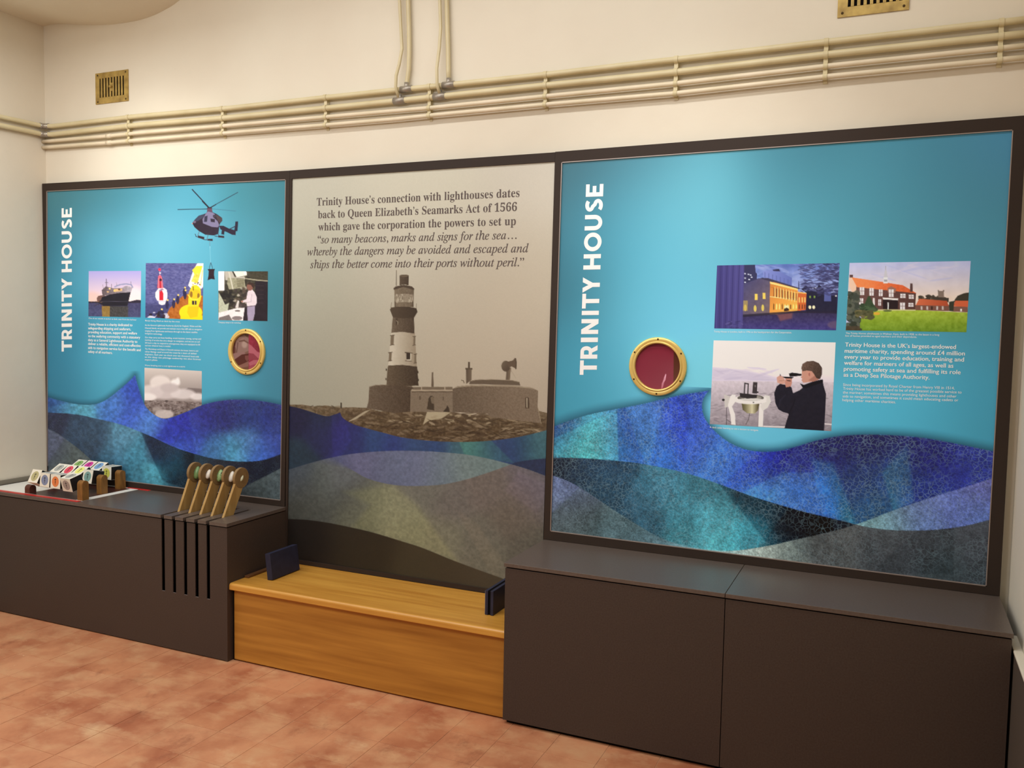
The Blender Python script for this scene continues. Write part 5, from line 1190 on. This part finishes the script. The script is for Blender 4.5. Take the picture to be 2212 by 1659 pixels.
# ------------------------------------------------------------------ wooden levers with birds' eggs
EG = [((118,150,92), 0.0185, 0.036, (120,158,104), 'plain green'), ((240,230,214), 0.0150, 0.026, None, 'white'), ((150,180,120), 0.0180, 0.034, (28,34,24), 'dark-blotched green'),
      ((240,232,216), 0.0160, 0.030, (110,84,60), 'faintly spotted cream'), ((206,204,168), 0.010, 0.017, None, 'tiny pale')]
DC = [(416.5,1017.4), (443.4,1021.4), (470.2,1024.8), (496.1,1026.7), (520,1032.1)]
EC = [(423.3,1019.5), (449.3,1025.6), (473.9,1027.9), (499.3,1027.8), (523.2,1032.8)]
BP = [(379,1104), (404.5,1107), (429,1110.5), (454,1114), (479,1117)]
ordl = ['leftmost', 'second', 'middle', 'fourth', 'rightmost']
for k, s in enumerate(SLX):
    c = P(DC[k][0], DC[k][1], s, 0); c5 = P(520, 1032.1, SLX[4], 0)
    c = Vector((s, lerp(c.y, c5.y, 0.6), lerp(c.z, c5.z, 0.6)))
    b5 = P(BP[4][0], BP[4][1], ZC, 2); fy = b5.y; base = Vector((s, fy+0.042, ZC)); d = (c-base).normalized(); n_ = Vector((0, d.z, -d.y))
    r = root('lever', 'wooden lever with a %s egg, %s of the five levers' % (EG[k][4], ordl[k]+('' if k in (0, 2, 4) else ' from the left')), 'lever', 'egg levers in the slots of the left cabinet', loc=base)
    hw = 0.033; bm = bmesh.new(); tl = base-d*0.06; tu = c-d*0.035
    prism(bm, [((tl+n_*hw).y, (tl+n_*hw).z), ((tu+n_*hw).y, (tu+n_*hw).z), ((tu-n_*hw).y, (tu-n_*hw).z), ((tl-n_*hw).y, (tl-n_*hw).z)], 0, s-0.0075, s+0.0075)
    from_bm('arm', bm, M['lever'], r)
    bm = bmesh.new(); R0 = 0.058; hr = EG[k][1]*1.05
    rings = lathe(bm, [(hr, -0.009), (R0-0.002, -0.009), (R0, -0.007), (R0, 0.007), (R0-0.002, 0.009), (hr, 0.009)], c, M_X, 44)
    for q in range(44): bm.faces.new((rings[-1][q], rings[-1][(q+1) % 44], rings[0][(q+1) % 44], rings[0][q]))
    from_bm('disc', bm, M['mdf'], r, smooth=False)
    # egg: slightly pointed at the top
    bm = bmesh.new(); bmesh.ops.create_uvsphere(bm, u_segments=24, v_segments=16, radius=1.0)
    er, eh = EG[k][1], EG[k][2]
    off = 0.015 if k < 4 else 0.006
    for v in bm.verts:
        t = v.co.z; w_ = 1-0.13*t; v.co = Vector((s+off+v.co.x*er*w_, c.y+v.co.y*er*w_+t*0.008, c.z-0.002+t*eh))
    base_c, sp = EG[k][0], EG[k][3]
    me_ = mat('%s_egg' % EG[k][4].replace(' ', '_').replace('-', '_'), base_c, 0.35, noise=((70, 70, 50), sp, 3, 0.58+0.1*(k == 3), 0.61+0.1*(k == 3)) if sp and k in (2, 3) else ((30, 30, 30), (106, 138, 84), 3, 0.3, 0.8) if k == 0 else None)
    from_bm('egg', bm, me_, r, smooth=True)
    settle(r)

# ------------------------------------------------------------------ puzzle with turning picture cubes
r = root('puzzle_frame', 'wooden posts and rods on a red and white mat at the left cabinet end', 'frame', loc=(-0.70, -0.24, ZC))
MX0, MX1, MY0, MY1 = XL+0.03, -0.415, -0.474, -0.012
bm = bmesh.new(); box(bm, (MX0, MY0, ZC+0.0002), (MX1, MY1, ZC+0.0016)); from_bm('mat', bm, M['white'], r)
bm = bmesh.new(); box(bm, (MX0, MY0-0.0005, ZC+0.0004), (MX1, MY0+0.028, ZC+0.0022)); from_bm('red_band', bm, M['red'], r)
bm = bmesh.new(); box(bm, (-0.52, MY1-0.02, ZC+0.0004), (MX1+0.085, MY1+0.003, ZC+0.0022)); from_bm('red_band', bm, M['red'], r)
bm = bmesh.new(); box(bm, (-0.88, MY0+0.034, ZC+0.0004), (-0.47, MY1-0.03, ZC+0.0022)); from_bm('dark_cube_reflection', bm, M['redbrown'], r)  # dark sheet paints the cubes' reflection and shade on the mat
ROWY = [-0.418, -0.232, -0.060]; RODZ = ZC+0.098
PX = [-0.435, -0.495, -0.535]; PXL = [-0.885, -0.93, -0.965]
for k, y in enumerate(ROWY):
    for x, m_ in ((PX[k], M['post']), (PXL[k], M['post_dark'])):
        bm = bmesh.new(); a = 0.0225; zt = ZC+(0.118 if x > -0.7 else 0.052)-0.0225
        prism(bm, [(y-a, ZC+0.0022), (y+a, ZC+0.0022), (y+a, zt)]+[(y+a*math.cos(math.radians(t)), zt+a*math.sin(math.radians(t))) for t in range(15, 180, 15)]+[(y-a, zt)], 0, x-0.021, x+0.021)
        from_bm('end_post', bm, m_, r)
    bm = bmesh.new(); tube(bm, [Vector((-0.5235-3.6*0.0905-0.02*k, y, RODZ)), Vector((PX[k]-0.02, y, RODZ))], 0.005, 10); from_bm('rod', bm, M['black'], r)
settle(r)
def sticker_bm(h, s, ang, yy, zz, x):
    pass
CU = 0.082
ICON = mat('thin_dark_drawing', (52, 46, 36), 0.5)
side_black = mat('black_cube_side', (30, 24, 22), 0.5); paper = mat('off_white_cube_face', (240, 234, 216), 0.45)
# (row, px centre x, tilt deg, front disc colour, top disc colour, label)
CUBES = [(0, 74, 28, (186,178,128), (150,150,140), 'olive'), (0, 97.6, 6, (132,142,172), (196,196,190), 'slate blue'), (0, 123, 4, (232,132,72), (200,196,188), 'orange'), (0, 149.5, -14, (176,160,152), (178,176,166), 'pale grey'),
         (1, 108, -30, (170,172,160), (176,178,170), 'washed-out grey-green'), (1, 147, 52, (226,72,96), (200,200,190), 'crimson'), (1, 170, 60, (238,238,130), (210,210,200), 'lemon'), (1, 193.5, 12, (128,168,160), (200,200,196), 'teal'),
         (2, 167, 60, (144,186,104), (210,210,200), 'leaf green'), (2, 190.5, 60, (214,62,160), (210,210,200), 'magenta'), (2, 213, 60, (128,168,210), (210,210,200), 'sky blue'), (2, 232.5, 2, (214,212,92), (206,204,190), 'mustard yellow')]
pos = ['front', 'middle', 'back']
_cnt = {}
for row, px_, tilt, c1, c2, lab in CUBES:
    y = ROWY[row]
    n = _cnt.get(row, 0); _cnt[row] = n+1
    x = (-0.5235, -0.5695, -0.6065)[row]-(3-n)*(CU+0.0085)
    r = root('picture_cube', 'picture cube with a %s disc, %s row of cubes' % (lab, pos[row]), 'cube', 'turning picture cubes of the puzzle', loc=(x, y, RODZ))
    hf = CU/2; Rm = Matrix.Rotation(math.radians(-tilt), 4, 'X')
    bm = bmesh.new(); box(bm, (-hf, -hf, -hf), (hf, hf, hf), 0.001, Rm); from_bm('block', bm, side_black, r)
    for fi, cc in ((0, c1), (1, c2), (2, c1), (3, c2)):
        Rf = Rm @ Matrix.Rotation(math.radians(-90*fi), 4, 'X')
        bm = bmesh.new(); box(bm, (-hf+0.0004, -hf-0.0006, -hf+0.0004), (hf-0.0004, -hf, hf-0.0004), 0, Rf); f = from_bm('paper_face', bm, paper, r)
        if fi in (0, 1):
            bm = bmesh.new(); vs = [bm.verts.new(Rf @ Vector((0.029*math.cos(2*PI*q/32), -hf-0.0011, 0.031*math.sin(2*PI*q/32)))) for q in range(32)]; bm.faces.new(vs)
            from_bm('colour_disc', bm, mat('%s_disc' % lab.replace(' ', '_').replace('-', '_'), cc, 0.45), f)
            bm = bmesh.new(); D_ = -hf-0.0016
            for pp in ([(-.0015,-.018),(.0015,-.018),(.0012,.014),(-.0012,.014)], [(-.009,.009),(.009,.011),(.009,.0135),(-.009,.0115)], [(-.004,-.004),(.004,-.004),(.002,.002),(-.002,.002)], [(-.0035,.012),(.0035,.012),(.001,.019),(-.001,.019)]):
                bm.faces.new([bm.verts.new(Rf @ Vector((a, D_, b_))) for a, b_ in pp])
            from_bm('line_drawing', bm, ICON, f)
print('all built', len(bpy.data.objects))
